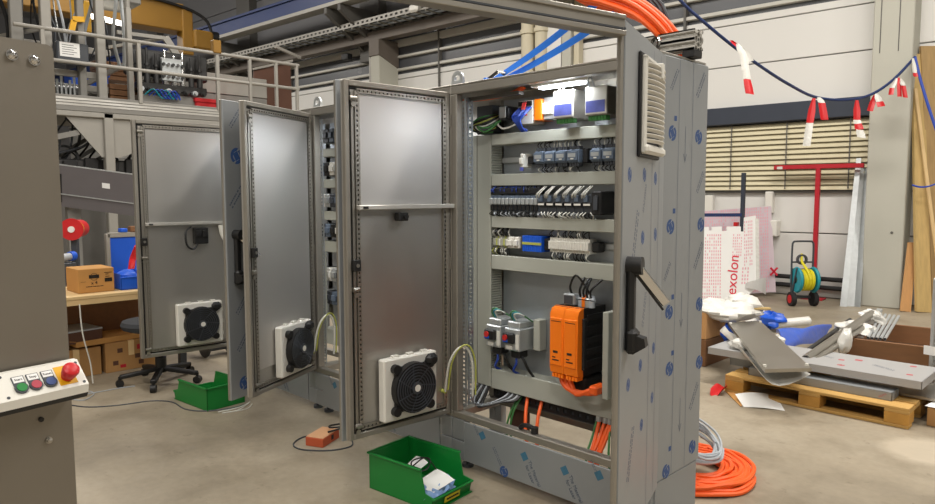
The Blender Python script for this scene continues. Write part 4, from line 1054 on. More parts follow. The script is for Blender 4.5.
MB().prism([(0,6.65,0),(0,7.52,0),(0,7.50,1.22),(0,6.70,.95)], (-.04,0,0)).build('sheet', M['rust'], o)
MB().bar((.02,6.66,.97),(.02,7.54,1.25),.03,.04).build('trim', M['frame_light'], o)
# yellow crane girder beyond
g = thing('bridge_crane', 'yellow bridge crane girder in the far upper left', 'crane', (-15.6,6.8,5.27))
MB().box(-.5,.0,-6.5,-.15,-.05,.55,0,.02).build('girder', M['crane'], g); MB().box(-.3,.05,-.22,.02,-.55,.45,0,.02).build('end_carriage', M['crane'], g)
MB().box(-.2,.15,.0,.45,-.40,.02,0,.04).build('drive_motor', M['crane'], g); MB().cyl((.0,.42,-.05),(.0,.60,-.05),.11,14).cyl((.0,.45,-.25),(.0,.62,-.25),.09,14).build('brake', M['black'], g)
MB().tube([(.05,-5,.62),(.05,-2,.58),(.05,-.4,.50),(.1,.25,.3),(.1,.42,.0)], .035, 8).build('feed_cable', M['black_cable'], g)
MB().box(-.6,.1,-6.5,-1.6,.56,.95,0,.02).build('walkway', M['frame_grey'], g)

# ------------------------------------------------------------------ below the platform
t = thing('conveyor', 'dark grey sloping conveyor trough under the platform with a small white sticker', 'conveyor', (-9.08,2.29,0))
# side plate seen between the column and the farthest door
dvv = Vector((.62,.61,0)).normalized(); up = Vector((0,0,1))
def cvp(s, z): return dvv*s+Vector((0,0,z-.135*s))
MB().prism([cvp(-1,1.95),cvp(1.6,1.95),cvp(1.6,1.62),cvp(-1,1.62)], Vector((-.03,.03,0))).build('side_plate', M['bluegrey_dark'], t)
MB().prism([cvp(-1,1.615),cvp(1.6,1.615),cvp(1.6,1.47),cvp(-1,1.47)], Vector((-.05,.05,0))).build('lower_plate', M['bluegrey_dark'], t)
MB().bar(cvp(-1,1.955)-Vector((.02,-.02,0)),cvp(1.6,1.955)-Vector((.02,-.02,0)),.06,.012).bar(cvp(-1,1.617)+Vector((.006,-.006,0)),cvp(1.6,1.617)+Vector((.006,-.006,0)),.01,.012).build('edge_trim', M['galv'], t)
p = cvp(.58,1.815); MB().prism([cvp(.54,1.81)+Vector((.002,-.002,0)),cvp(.63,1.81)+Vector((.002,-.002,0)),cvp(.63,1.75)+Vector((.002,-.002,0)),cvp(.54,1.75)+Vector((.002,-.002,0))], (.002,-.002,0)).build('sticker', M['paper'], t)
MB().prism([cvp(.03,1.85)+Vector((.002,-.002,0)),cvp(.07,1.85)+Vector((.002,-.002,0)),cvp(.06,1.52)+Vector((.002,-.002,0)),cvp(.02,1.52)+Vector((.002,-.002,0))], (.003,-.003,0)).build('slot_strip', M['black'], t)
MB().bar(cvp(.1,0)+Vector((-.1,.1,0)),cvp(.1,1.5)+Vector((-.1,.1,0)),.14,.10).build('leg', M['frame_grey'], t)
MB().bar(cvp(1.3,.2)+Vector((-.1,.1,0)),cvp(1.3,1.5)+Vector((-.1,.1,0)),.08,.08).build('leg', M['frame_grey'], t)
o = thing('cable_loom', 'tangle of black hoses and looped cables under the platform', 'hoses', (-12.1,3.0,1.92))
rd = random.Random(5)
MB().ring((-.02,.18,.22),(1,-.6,.1),.20,.235,.04,24).build('looped_hose', M['black_cable'], o); MB().ring((-.05,.22,.20),(1,-.5,.2),.15,.175,.03,24).build('looped_hose', M['black_cable'], o)
for i in range(16):
    y = -.2+.11*i
    MB().tube([(rd.uniform(-.3,.1),y,.02),(rd.uniform(-.3,.2),y+rd.uniform(-.2,.3),.25),(rd.uniform(-.3,.2),y+rd.uniform(.0,.4),.5),(rd.uniform(-.4,.1),y+rd.uniform(.1,.6),.90)], rd.choice((.012,.016,.022)), 6).build('hose', M[rd.choice(('black_cable','dark','metal_dark','black_cable'))], o)
for i in range(4): MB().bar((-.3,-.4+.3*i,.1),(-.3,.5+.35*i,.75),.05,.06).build('strut', M['frame_grey'], o)
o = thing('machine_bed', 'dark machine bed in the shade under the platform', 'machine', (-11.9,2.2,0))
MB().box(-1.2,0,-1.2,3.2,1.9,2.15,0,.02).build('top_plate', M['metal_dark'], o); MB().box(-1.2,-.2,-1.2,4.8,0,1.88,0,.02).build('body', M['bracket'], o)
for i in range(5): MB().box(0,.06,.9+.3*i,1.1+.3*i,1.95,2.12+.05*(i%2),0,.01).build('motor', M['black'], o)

# work bench with its boxes
wb = thing('work_bench', 'workbench with pale wooden top behind the office chair', 'bench', (-6.24,1.4,0))
MB().box(-.75,0,-.9,1.25,.735,.765,0,.004).build('bench_top', M['bench'], wb)
MB().prism([(-.005,-.9,.735),(-.005,1.25,.735),(-.005,1.25,.69),(-.005,-.9,.69)], (-.02,0,0)).build('apron', M['bench'], wb)
for x, y in ((-.06,-.8),(-.06,1.15),(-.68,-.8),(-.68,1.15)): MB().box(x-.03,x+.03,y-.03,y+.03,0,.735,0,.004).build('leg', M['dark'], wb)
MB().box(-.74,-.70,-.9,1.25,.1,.735).build('rear_panel', M['brownbox'], wb)
MB().tube([(-.005,.30,.70),(.004,.31,.45),(-.01,.36,.2),(0,.37,.02)], .006, 6).build('loose_cord', M['white_wire'], wb)
def carton(name, lab, loc_, sx, sy, sz, m='card', rz=0, tape=True, flap=False):
    o = thing(name, lab, 'box', loc_, rz)
    MB().box(0,sx,0,sy,0,sz,0,.004).build('body', M[m], o)
    if tape: MB().box(sx,sx+.001,sy/2-.025,sy/2+.025,sz*.5,sz).box(0,sx,sy/2-.025,sy/2+.025,sz,sz+.001).build('tape', M['bench'], o)
    if flap:
        for y, s in ((0,-1),(sy,1)): MB().prism([(0,y,sz),(sx,y,sz),(sx,y+s*.09,sz+.02),(0,y+s*.09,sz+.02)], (0,0,.004)).build('flap', M[m], o)
    return o
o = carton('carton', 'printed brown carton on the workbench', (-6.72,1.735,.766), .335, .285, .205, tape=False)
XF = Matrix(((0,0,1,.3362),(1,0,0,0),(0,1,0,0),(0,0,0,1)))
k = MB(); k.ring((.336,.125,.135),(1,0,0),.028,.031,.0008,24); k.box(.336,.3368,.085,.165,.122,.152); 
for i in range(3): k.box(.336,.3368,.205+.0,.268,.165-.001*i,.167); k.box(.336,.3368,.215,.24+.007*i,.148-.02*i,.154-.02*i)
k.box(.336,.3368,.208,.268,.085,.118); k.box(.336,.3368,.02,.06,.095,.097)
for i in range(10): k.box(.336,.3368,.06+.013*i+.004*(i//4),.07+.013*i+.004*(i//4),.05,.056)
k.build('carton_print', M['print_black'], o, kind='stuff')
text('carton_lettering', 'x 4', .04, M['print_black'], XF @ Matrix.Translation((.125,.083,.0005)), o)
o = thing('storage_bin', 'blue open storage bin on the right end of the workbench', 'bin', (-6.66,2.065,.766))
MB().box(0,.30,0,.22,0,.006).box(0,.006,0,.22,0,.15).box(0,.30,0,.006,0,.14).box(0,.30,.214,.22,0,.14).box(.294,.30,0,.22,0,.11,0,.003).build('body', M['blue_plastic'], o)
MB().box(.288,.306,-.004,.224,.10,.115,0,.003).build('rim', M['blue_plastic'], o)
MB().blob((.14,.11,.10),.11,.09,.06,12,8,0,.1,2).build('contents', M['blue_plastic'], o)
carton('carton', 'worn brown carton with red print, right one under the workbench', (-7.0,1.98,0), .42, .44, .27, 'card_dark')
carton('carton', 'worn brown carton on the floor, left one under the workbench', (-7.0,1.55,0), .40, .40, .25, 'card_dark')
o = carton('carton', 'flattened open carton lying on the boxes under the workbench', (-7.02,1.70,.272), .46, .62, .05, 'card', .1, False, True)
k = MB()
for y, z in ((.06,.06),(.25,.10),(.33,.17),(.10,.17),(.28,.04)): k.box(.42,.4208,y,y+.045,z,z+.04)
k.build('carton_print', M['rust'], bpy.data.objects['carton.001'], kind='stuff')
k = MB().box(.42,.4208,.27,.31,.18,.225).box(.42,.4208,.12,.17,.03,.06); k.build('carton_mark', M['red_paint'], bpy.data.objects['carton.001'], kind='stuff')
o = thing('cardboard_tray', 'low brown carton with blue edge strip left of the chair', 'box', (-6.9,1.62,.31), .15)
MB().box(0,.35,0,.30,0,.10,0,.003).build('body', M['rust'], o); MB().box(0,.352,-.002,.302,.10,.112).build('edge_strip', M['grey_cable'], o)
# things at the back of the bench: red reel on a stand, tubes, blue panels
o = thing('film_reel', 'red and yellow reel on a stand above the workbench', 'reel', (-7.35,1.98,1.16), R(58))
MB().cyl((0,-.05,.11),(0,.20,.11),.085,20).build('roll', M['red'], o); MB().ring((0,-.055,.11),(0,1,0),.03,.105,.012,22).build('flange', M['red'], o)
MB().ring((0,-.02,.11),(0,1,0),.0855,.0875,.05,20).build('yellow_band', M['yellow'], o); MB().cyl((0,-.068,.11),(0,-.055,.11),.03,14).box(.04,.06,-.03,.03,.08,.13).build('hub', M['paper'], o)
MB().box(-.03,.03,-.0,.06,-.39,.02,0,.01).build('stand', M['dark'], o); MB().box(-.12,.12,-.05,.2,-.40,-.38).build('foot', M['dark'], o)
o = thing('tube_roll', 'grey roll with blue cap lying behind the printed carton', 'roll', (-7.2,1.86,1.0), R(-60))
MB().cyl((-.05,0,.02),(.30,0,.0),.035,14).build('roll', M['grey_cable'], o); MB().cyl((-.10,0,.022),(-.05,0,.02),.045,14).build('cap', M['blue_plastic'], o)
MB().box(-.08,.32,-.05,.05,-.24,-.036,0,.005).build('rest', M['dark'], o)
o = thing('partition', 'blue partition panels with pale frame at the end of the workbench', 'partition', (-7.6,2.35,0), 0)
for i in range(2): MB().box(0,.03,.02+.40*i,.40+.40*i,.62,1.16,0,.004).build('panel', M['blue_plastic'], o)
MB().box(-.01,.045,-.02,.02,0,1.20,0,.004).box(-.01,.045,.0,.84,1.16,1.21,0,.004).box(-.01,.045,.82,.86,0,1.2).build('frame', M['frame_light'], o)
for i, (y, m, nm) in enumerate(((.12,'blue_plastic','blue'),(.22,'brownbox','brown'),(.34,'white','white'),(.52,'blue_plastic','second blue'),(.63,'red','red'))):
    q = tag(MB().box(-.03,.05,y,y+.07,1.21,1.25+.02*(i%3),0,.006).build('small_part', M[m]), nm+' small part lying on the partition edge', 'part'); q.location = (-7.6,2.35,0)
o = tag(MB().tube([(0,0,0),(.05,.02,.12),(-.02,.06,.2),(.04,.09,.32)], .03, 8).build('red_hose', M['red']), 'red hose end standing by the blue bin', 'hose'); o.location = (-6.95,2.32,.78)
# office chair
ch = thing('office_chair', 'dark office chair on a five-star castor base behind the farthest door', 'chair', (-5.94,2.22,0), R(20))
for k in range(5):
    a = 2*PI*k/5+.35; ca, sa = math.cos(a), math.sin(a)
    MB().bar((.03*ca,.03*sa,.12),(.32*ca,.32*sa,.085),.05,.035,0,(0,0,1),.008).build('base_arm', M['black'], ch)
    MB().cyl((.32*ca-.022*sa,.32*sa+.022*ca,.032),(.32*ca+.022*sa,.32*sa-.022*ca,.032),.032,14).cyl((.32*ca,.32*sa,.03),(.32*ca,.32*sa,.09),.012,8).build('castor', M['black'], ch)
MB().cyl((0,0,.09),(0,0,.22),.045,14).cyl((0,0,.22),(0,0,.44),.024,12).build('gas_lift', M['black'], ch)
MB().box(-.12,.12,-.10,.10,.42,.455,0,.01).build('mechanism', M['black'], ch)
MB().lathe([(0,.0),(.17,.005),(.235,.03),(.25,.065),(.235,.095),(.15,.11),(0,.105)],(-.03,-.04,.45),(0,0,1),28).build('seat', M['fabric'], ch)
MB().bar((.2,.12,.46),(.30,.16,.80),.06,.02).build('back_stem', M['black'], ch)
MB().grid(lambda u, v: (.31+.05*math.sin(PI*u), .0+.36*(u-.5)+.16, .66+.34*v), 10, 6, .0).grid(lambda u, v: (.36+.05*math.sin(PI*u)-.0, .36*(.5-u)+.16, .66+.34*v), 10, 6).build('backrest', M['fabric'], ch)
# bins, the carton and thin cords on the floor
def tray_bin(name, lab, loc_, L_, W_, H_, rz=0):
    """open-fronted stacking bin: x is the length, the low front is at +x"""
    o = thing(name, lab, 'bin', loc_, rz); t_ = .006; k = MB(); f = .07
    k.box(0,L_,0,W_,0,t_)
    k.prism([(0,0,0),(L_-.02,0,0),(L_,0,f),(L_-.06,0,f+.01),(L_-.09,0,H_),(0,0,H_)], (0,t_,0)); k.prism([(0,W_-t_,0),(L_-.02,W_-t_,0),(L_,W_-t_,f),(L_-.06,W_-t_,f+.01),(L_-.09,W_-t_,H_),(0,W_-t_,H_)], (0,t_,0))
    k.box(0,t_,0,W_,0,H_); k.prism([(L_-.02,0,0),(L_-.02,W_,0),(L_,W_,f),(L_,0,f)], (-t_,0,0))
    k.build('bin_body', M['green_bin'], o)
    r_ = MB(); r_.box(-.01,L_-.085,-.010,.008,H_-.012,H_,0,.003); r_.box(-.01,L_-.085,W_-.008,W_+.010,H_-.012,H_,0,.003); r_.box(-.010,.008,-.01,W_+.01,H_-.012,H_,0,.003); r_.box(L_-.01,L_+.008,-.004,W_+.004,f-.012,f,0,.003)
    r_.build('rim', M['green_bin'], o)
    return o
nb = tray_bin('stacking_bin', 'green stacking bin full of small parts in front of the nearest cabinet', (-2.955,2.185,0), .47, .31, .205, R(6))
MB().prism([(.4655,.085,.018),(.4655,.205,.018),(.4725,.205,.052),(.4725,.085,.052)], (.001,0,0)).build('bin_label', M['hose_yellow'], nb)
k = MB()
for i in range(6): k.box(.4685,.4735,.10+.016*i,.112+.016*i,.032,.040)
k.build('label_print', M['print_black'], nb, kind='stuff')
def paper(lab, pts, loc_, cat='paper', name='paper_sheet', m='paper', bend=.02):
    a, b, c, d = [Vector(p) for p in pts]
    fn = lambda u, v: (a*(1-u)+b*u)*(1-v)+(d*(1-u)+c*u)*v+Vector((0,0,bend*math.sin(PI*u)*(.4+.6*v)))
    o = tag(MB().grid(fn, 8, 6, .0012).build(name, M[m]), lab, cat); o.location = loc_; return o
paper('crumpled white sheet of paper lying in the near green bin', [(0,0,0),(.16,-.02,.0),(.17,.13,.03),(.03,.13,.05)], (-2.72,2.31,.06), bend=.006)
paper('white instruction leaflet in the near green bin behind the crumpled sheet', [(0,0,0),(.10,.0,.0),(.10,.12,.04),(.0,.12,.05)], (-2.86,2.32,.085), bend=.008)
q = tag(MB().tube([(0,0,0),(.04,.05,.05),(.10,.05,.06),(.13,.0,.03),(.08,-.04,.02),(.02,-.01,.045),(.06,.06,.055),(.15,.05,.02)], .004, 6).build('cord', M['black_cable']), 'black cord curled over the paper in the near green bin', 'cord'); q.location = (-2.80,2.35,.11)
q = tag(MB().box(0,.035,0,.03,0,.02,0,.004).build('yellow_tag', M['yellow']), 'small yellow tag in the near green bin', 'tag'); q.location = (-2.83,2.335,.10)
for i in range(9):
    rdd = random.Random(i); q = tag(MB().grid(lambda u, v: ((u-.5)*.07, (v-.5)*.06, .012*math.sin(5*u+i)+.014*math.cos(6*v+i)), 5, 5, .002).build('plastic_bag', M['bag'] if 'bag' in M else M.setdefault('bag', mat('blue_tinted_bag', (128,158,200), .3, 0, .35, 30))), 'small clear blue bag of screws in the near green bin', 'bag', 'bags of screws in the near green bin')
    q.location = (-2.585+rdd.uniform(-.04,.05), 2.27+.022*i, .045+.008*(i%3)); q.rotation_euler = (rdd.uniform(-.4,.4),rdd.uniform(-.4,.4),rdd.uniform(0,3))
tray_bin('stacking_bin', 'green stacking bin on the floor behind the second open door', (-4.93,2.10,0), .50, .31, .175, R(185))
bpy.data.objects['stacking_bin.001'].location = (-4.90,2.45,0)
o = thing('small_carton', 'small orange-red carton with a black cable tie lying on top', 'box', (-3.64,2.335,0), R(25))
MB().box(-.0,-.13,0,.20,0,.058,0,.004).build('body', M['brick_red'], o); MB().box(-.002,-.128,.002,.198,.058,.062,0,.002).build('lid', M['brick_top'], o)
MB().box(.0,.002,.10,.125,.02,.05).build('label', M['black'], o)
q = tag(MB().tube([(0,0,0),(.03,.07,.012),(.0,.14,.01),(-.05,.15,.008),(-.06,.06,.014),(-.01,.03,.02),(.02,.10,.016)], .006, 6).build('cable_tie', M['black_cable']), 'black cable looped on the small orange-red carton', 'cable'); q.location = (-3.70,2.41,.070)
def cord(lab, pts, m, r_=.004):
    return tag(MB().tube(pts, r_, 6).build('power_cord', M[m]), lab, 'cord')
cord('grey cord looped round the small orange-red carton', [(-3.56,2.50,.03),(-3.53,2.47,.006),(-3.56,2.34,.006),(-3.70,2.22,.006),(-3.82,2.23,.006),(-3.89,2.34,.006),(-3.86,2.46,.006)], 'dark', .005)
cord('thin dark cord across the floor from the column to the far green bin', [tuple(atz(x,y,.004)) for x, y in ((70,405),(90,407),(120,405),(150,401),(172,402),(185,409),(205,411),(232,408),(246,404))], 'dark', .005)
cord('pale cord coiled on the floor left of the chair base', [tuple(atz(x,y,.004)) for x, y in ((70,399),(84,400),(94,394),(88,391),(80,395),(98,392),(120,388),(135,386))], 'grey_cable', .004)
cord('white cord bunched in front of the far green bin', [tuple(atz(x,y,.004)) for x, y in ((218,412),(240,407),(250,402),(238,410),(222,413),(246,409),(252,404))], 'white_wire', .004)
o = thing('floor_clutter', 'dark cable reel on the floor behind the farthest door', 'reel', (-6.55,3.0,0))
MB().cyl((0,-.12,.13),(0,.12,.13),.08,16).build('drum', M['dark'], o); MB().ring((0,-.14,.13),(0,1,0),.04,.13,.02,20).ring((0,.12,.13),(0,1,0),.04,.13,.02,20).build('flange', M['metal_dark'], o)
for i, (dy, m, nm) in enumerate(((.0,'red','red'),(.16,'blue_plastic','blue'))):
    q = tag(MB().cyl((0,0,0),(0,0,.05),.04,14).cyl((0,0,.05),(0,0,.08),.02,10).build('plug', M[m]), nm+' plug on top of the dark cable reel', 'plug'); q.location = (-6.55,2.92+dy,.262)

# ================================================================== RIGHT SIDE
U = Vector((.7083,.7059,0)); V = Vector((.7059,-.7083,0)); Zv = Vector((0,0,1))     # to the right / towards the viewer
def sheet4(mb, pts, th, mi=0): return mb.prism(pts, V*(-th), mi)
# film-wrapped plastic sheets leaning on a small rack
rk = thing('sheet_rack', 'dark blue upright of a rack rising above the film-wrapped sheets', 'rack', (atd(740,296,10.45).x, atd(740,296,10.45).y, 0))
MB().box(-.028,.028,-.028,.028,0,1.90,0,.006).build('upright', M['header'], rk)
MB().bar(U*-.75+Zv*1.27, U*.02+Zv*1.27, .04, .05).build('cross_bar', M['crane_blue'], rk)
MB().bar(U*-.1+V*.08+Zv*.03, U*.1+V*.04+Zv*.03, .06, .06).build('foot', M['header'], rk)
MB().box(-.12,-.06,-.04,.03,1.10,1.16,0,.004).build('red_clip', M['red'], rk)
def lean(pxs, d0, d1, th, name, lab, m, zfix=None):
    ys = [p[1] for p in pxs]; lo, hi = max(ys), min(ys)
    pts = [atd(x, y, d0+(d1-d0)*(lo-y)/(lo-hi)) for x, y in pxs]
    zb = min(p.z for p in pts); org = sum(pts, Vector())/len(pts); org.z = zb
    o = thing(name, lab, 'sheet', (org.x,org.y,0))
    pts = [p-Vector((org.x,org.y,zb)) for p in pts]
    sheet4(MB(), pts, th).build('panel', M[m], o)
    return o, pts
o2, p2 = lean([(690,211),(771,205),(776,291),(690,296)], 10.62, 10.80, .012, 'plastic_sheet', 'lilac film-wrapped sheet leaning on the wall behind the white one', 'lilac')
def dashes(o, A, B, Cc, n, rows, m, skip=0, seed=1, y=.002):
    """rows of small film print between three corners: A top left, B top right, C bottom left"""
    rd = random.Random(seed); k = MB(); e1 = (B-A); e2 = (Cc-A); nz = e1.cross(e2).normalized()
    if nz.dot(V) < 0: nz = -nz
    for j in range(rows):
        for i in range(n):
            if rd.random() < skip: continue
            p = A+e1*((i+.15)/n)+e2*((j+.2)/rows)+nz*y
            a = e1*(.45/n); b = e2*(.62/rows)
            k.add([p,p+a,p+a+b,p+b],[(3,2,1,0)])
    k.build('film_print', M[m], o, kind='stuff')
dashes(o2, p2[0].lerp(p2[1],.05), p2[0].lerp(p2[1],.97), p2[3].lerp(p2[2],.05), 34, 26, 'print_pink', .2, 2)
MB().bar(p2[2]+V*.004+Zv*.26-U*.10, p2[2]+V*.004+Zv*.38+U*.01, .004, .03).bar(p2[2]+V*.004+Zv*.38-U*.10, p2[2]+V*.004+Zv*.26+U*.01, .004, .03).build('red_cross', M['print_red'], o2)
o1, p1 = lean([(690,223),(709,222.5),(709,226),(712,226),(712,222.5),(722,222),(722,226.5),(727,226.5),(727,222),(741,222),(741,227),(744,227),(744,213),(756,211),(758,282),(742,296.5),(690,297.5)], 10.12, 10.32, .03, 'plastic_sheet', 'white sheet with rows of pink print and big red lettering leaning on the rack', 'paper')
A1 = p1[0]; pr = lambda x, y: None
def onsheet(x, y, lift=.004):
    d = 10.12+(10.32-10.12)*(297.5-y)/(297.5-211); p = atd(x, y, d); zb = min(q.z for q in [atd(690,297.5,10.12)])
    return p-Vector((o1.location.x,o1.location.y,zb))+V*lift
for (xa,ya,xb,yb,xc,yc,n,rows,sd) in ((692,229,722,229,691,294,14,20,3),(733,229,743,229,732,252,5,8,4),(744,216,753,215,744,262,5,14,5),(742,262,750,262,741,280,3,5,6)):
    dashes(o1, onsheet(xa,ya,0), onsheet(xb,yb,0), onsheet(xc,yc,0), n, rows, 'print_pink', .12, sd, .004)
sheet4(MB(), [onsheet(721,229,.006),onsheet(733,229,.006),onsheet(742,293,.006),onsheet(723,296,.006)], .003).build('white_band', M['paper'], o1) if False else None
ta = onsheet(733,270,.006); tx = (onsheet(733.5,252,.006)-onsheet(730.5,290,.006)).normalized()
text('lettering', 'exolon', .215, M['print_red'], frame(ta, tx, -U), o1, .001)
MB().grid(lambda u, v: onsheet(745,283,.02)+U*(.30*u)+Zv*(.18*u*v-.10*u*u+.07*v)+V*(.06*math.sin(3*u)), 6, 5, .003).build('torn_film', M['paper'], o1)
MB().bar(onsheet(757,214,.0), onsheet(758,281,.0), .05, .02, 0, V).build('rolled_edge', M['film'], o1)

# red T-shaped pole
o = thing('t_pole', 'red T-shaped pole standing upright against the blind', 'pole', wp(.08,.25,0), WA)
MB().box(-.032,.032,-.03,.03,0,1.97,0,.006).build('upright', M['red_paint'], o)
MB().box(-.63,.60,-.03,.03,1.955,2.02,0,.006).box(-.58,-.50,-.034,.034,1.96,2.0,1).build('cross_bar', [M['red_paint'], M['film']], o)
MB().box(-.15,.15,-.12,.12,0,.02,0,.004).build('foot', M['red_paint'], o)
# hose cart
b = atd(801,297.5,9.8); hc = thing('hose_cart', 'black hose trolley with teal reel sides and a coiled yellow hose', 'hose cart', (b.x,b.y,0), R(44.9))
MB().tube([(-.14,0,.12),(-.15,0,.5),(-.15,-.0,.84),(-.135,0,.90),(-.10,0,.915),(.10,0,.915),(.135,0,.90),(.15,0,.84),(.15,0,.5),(.14,0,.12)], .014, 8).build('handle_frame', M['dark'], hc)
MB().cyl((-.15,0,.62),(.15,0,.62),.012,8).cyl((-.15,0,.52),(.15,0,.52),.010,8).box(-.16,.16,-.03,.03,.10,.14,0,.008).build('cross_tube', M['dark'], hc)
for s in (-1,1):
    MB().lathe([(.05,-.02),(.17,-.02),(.185,0),(.17,.02),(.05,.02)],(s*.115,-.10,.38),(1,0,0),22).build('reel_side', M['teal'], hc)
    MB().cyl((s*.155-.03,-.05,.10),(s*.155+.03,-.05,.10),.10,20).build('wheel', M['rubber'], hc)
    MB().cyl((s*.155+s*.03,-.05,.10),(s*.155+s*.034,-.05,.10),.06,16).build('wheel_hub', M['red'], hc)
    MB().bar((s*.15,-.02,.12),(s*.13,-.14,.55),.03,.02).build('side_arm', M['dark'], hc)
for i in range(7): MB().ring((-.078+.022*i,-.10,.38),(1,0,0),.09,.148+.006*(i%2),.020,22).build('hose_turn', M['hose_yellow'], hc)
MB().tube([(.0,-.25,.40),(-.02,-.2,.52),(-.03,-.06,.62),(-.03,-.03,.70),(-.02,-.02,.74)], .018, 8).build('hose_end', M['hose_yellow'], hc)
MB().ring((-.02,-.045,.66),(0,1,0),.05,.075,.04,18).build('hose_guide', M['dark'], hc)
# galvanised sheet leaning beside the column
a0, a1, t0, t1 = atd(840,303,9.72), atd(857,303,9.72), atd(856.5,155,10.02), atd(866.5,155,10.02)
gs = thing('bent_sheet', 'bent galvanised metal sheet leaning upright between the red pole and the column', 'sheet', (a0.x,a0.y,0))
q0 = Vector((0,0,0)); q1 = (a1-a0); q1.z = 0; q2 = t1-Vector((a0.x,a0.y,a0.z)); q3 = t0-Vector((a0.x,a0.y,a0.z))
k = MB(); fr = (0,.30,.42,.80,1.0); off = (0,.05,0,.02,.09)
for i in range(4):
    A = q0.lerp(q1,fr[i])+V*off[i]; B = q0.lerp(q1,fr[i+1])+V*off[i+1]; D_ = q3.lerp(q2,fr[i])+V*off[i]; E_ = q3.lerp(q2,fr[i+1])+V*off[i+1]
    k.prism([A,B,E_,D_], V*-.003)
k.build('folded_plate', M['galv'], gs)
# timber leaning by the column
def plank(lab, b0, b1, t0, t1, db, dt, th, m, name='timber_plank'):
    A, B = atd(*b0,db), atd(*b1,db); Cc, D_ = atd(*t1,dt), atd(*t0,dt); og = Vector((A.x,A.y,min(A.z,B.z))); 
    o = MB().prism([A-og,B-og,Cc-og,D_-og], V*-th+Vector((0,0,0))).build(name, M[m]); tag(o, lab, 'plank', 'timber leaning by the column'); o.location = (og.x,og.y,0); return o
plank('short fresh orange-toned board leaning next to the concrete column', (901,308.5),(911,309.5),(909,240),(917.5,240), 9.24,9.36,.03,'plank_new')
plank('rough weathered plank leaning right of the short board', (917,310),(932,311),(913,52),(924,52), 9.18,9.40,.05,'plank')
plank('long plank at the right edge, behind the rough weathered one', (933,310),(950,311),(921,45),(938,45), 9.24,9.38,.04,'old_plank')
plank('thin batten crossing in front of the leaning planks', (944,300),(947,301),(915,75),(918,75), 9.05,9.30,.02,'bench')
o = tag(MB().tube([atd(912,185,9.15),atd(920,187,9.12),atd(930,186,9.1),atd(945,180,9.1)], .012, 6).build('tie_rope', M['blue_cable']), 'blue rope tied round the leaning planks', 'rope')
# blue barrier rope with red and white tape
RP = [((660,-30),7.2),((680,0),7.3),((705,23),7.4),((733,46),7.6),((763,68),7.9),((790,85),8.3),((815,97),8.7),((845,100),8.8),((870,95),8.95),((893,80),9.0),((915,57),9.15)]
rp = [atd(*p,d) for p, d in RP]
tag(MB().tube(rp, .018, 8).build('barrier_rope', M['crane_blue']), 'dark blue barrier rope sagging from the cabinet to the concrete column', 'rope')
tag(MB().tube([atd(915,57,9.13),atd(920,78,9.1),atd(928,105,9.05),atd(938,135,9.0)], .018, 8).build('barrier_rope', M['blue_cable']), 'bright blue rope hanging down from the column at the right edge', 'rope')
def tape(lab, strips, d):
    """each strip: list of points down the tail, width in centimetres, colours of its stretches"""
    b = atd(*strips[0][0][0], d); o = thing('barrier_tape', lab, 'tape', b, 0, 'red and white tape on the barrier rope')
    for k_, (pts, wd, cols) in enumerate(strips):
        P_ = [atd(x,y,d)-b+V*(.02*i+.015*k_) for i, (x,y) in enumerate(pts)]; w_ = wd/200
        for i, cl in enumerate(cols):
            wa = w_*(.45 if i == 0 else 1); wb_ = w_*(1+.08*i)
            A, B = P_[i], P_[i+1]; e = U+Vector((0,0,.15*((k_+i)%3-1)))
            MB().grid(lambda u, v: A.lerp(B,v)+e*((u-.5)*2*(wa+(wb_-wa)*min(1,v*2)))+V*(.015*math.sin(PI*u)*(1 if k_%2 else -1)), 4, 4, .0015).build('red_band' if cl == 'r' else 'white_band', M['red' if cl == 'r' else 'film'], o)
    return o
tape('long wrapped red and white tape knotted highest on the rope above the cabinet', [([(731,40),(738,47)],7,'r'),([(737,44),(742,56),(745,80),(747,95)],8,'wwr'),([(740,48),(748,62)],9,'w')], 7.5)
tape('tape with a long red tail and white end, first on the sagging rope', [([(814,98),(809,123),(805,146)],9,'rw')], 8.6)
tape('short red tape hanging beside the long red tail', [([(819,97),(821,103),(823,120)],9,'wr')], 8.65)
tape('single red tape with a white end at the lowest point of the rope', [([(857,100),(856,120),(856,124),(857,130),(858,138)],9,'rwrw')], 8.75)
tape('red tape pair right of the lowest point of the rope', [([(875,95),(869,111)],8,'r'),([(876,94),(878,102),(879,107)],9,'wr')], 8.9)
tape('bunch of red and white tapes near the column', [([(897,78),(891,88),(889,95)],6,'wr'),([(898,78),(898,97)],6,'r'),([(899,79),(901,86),(902,98)],6,'wr')], 8.95)
tape('white tape end with red tip at the column', [([(913,58),(914,73),(914,77)],6,'wr')], 9.05)

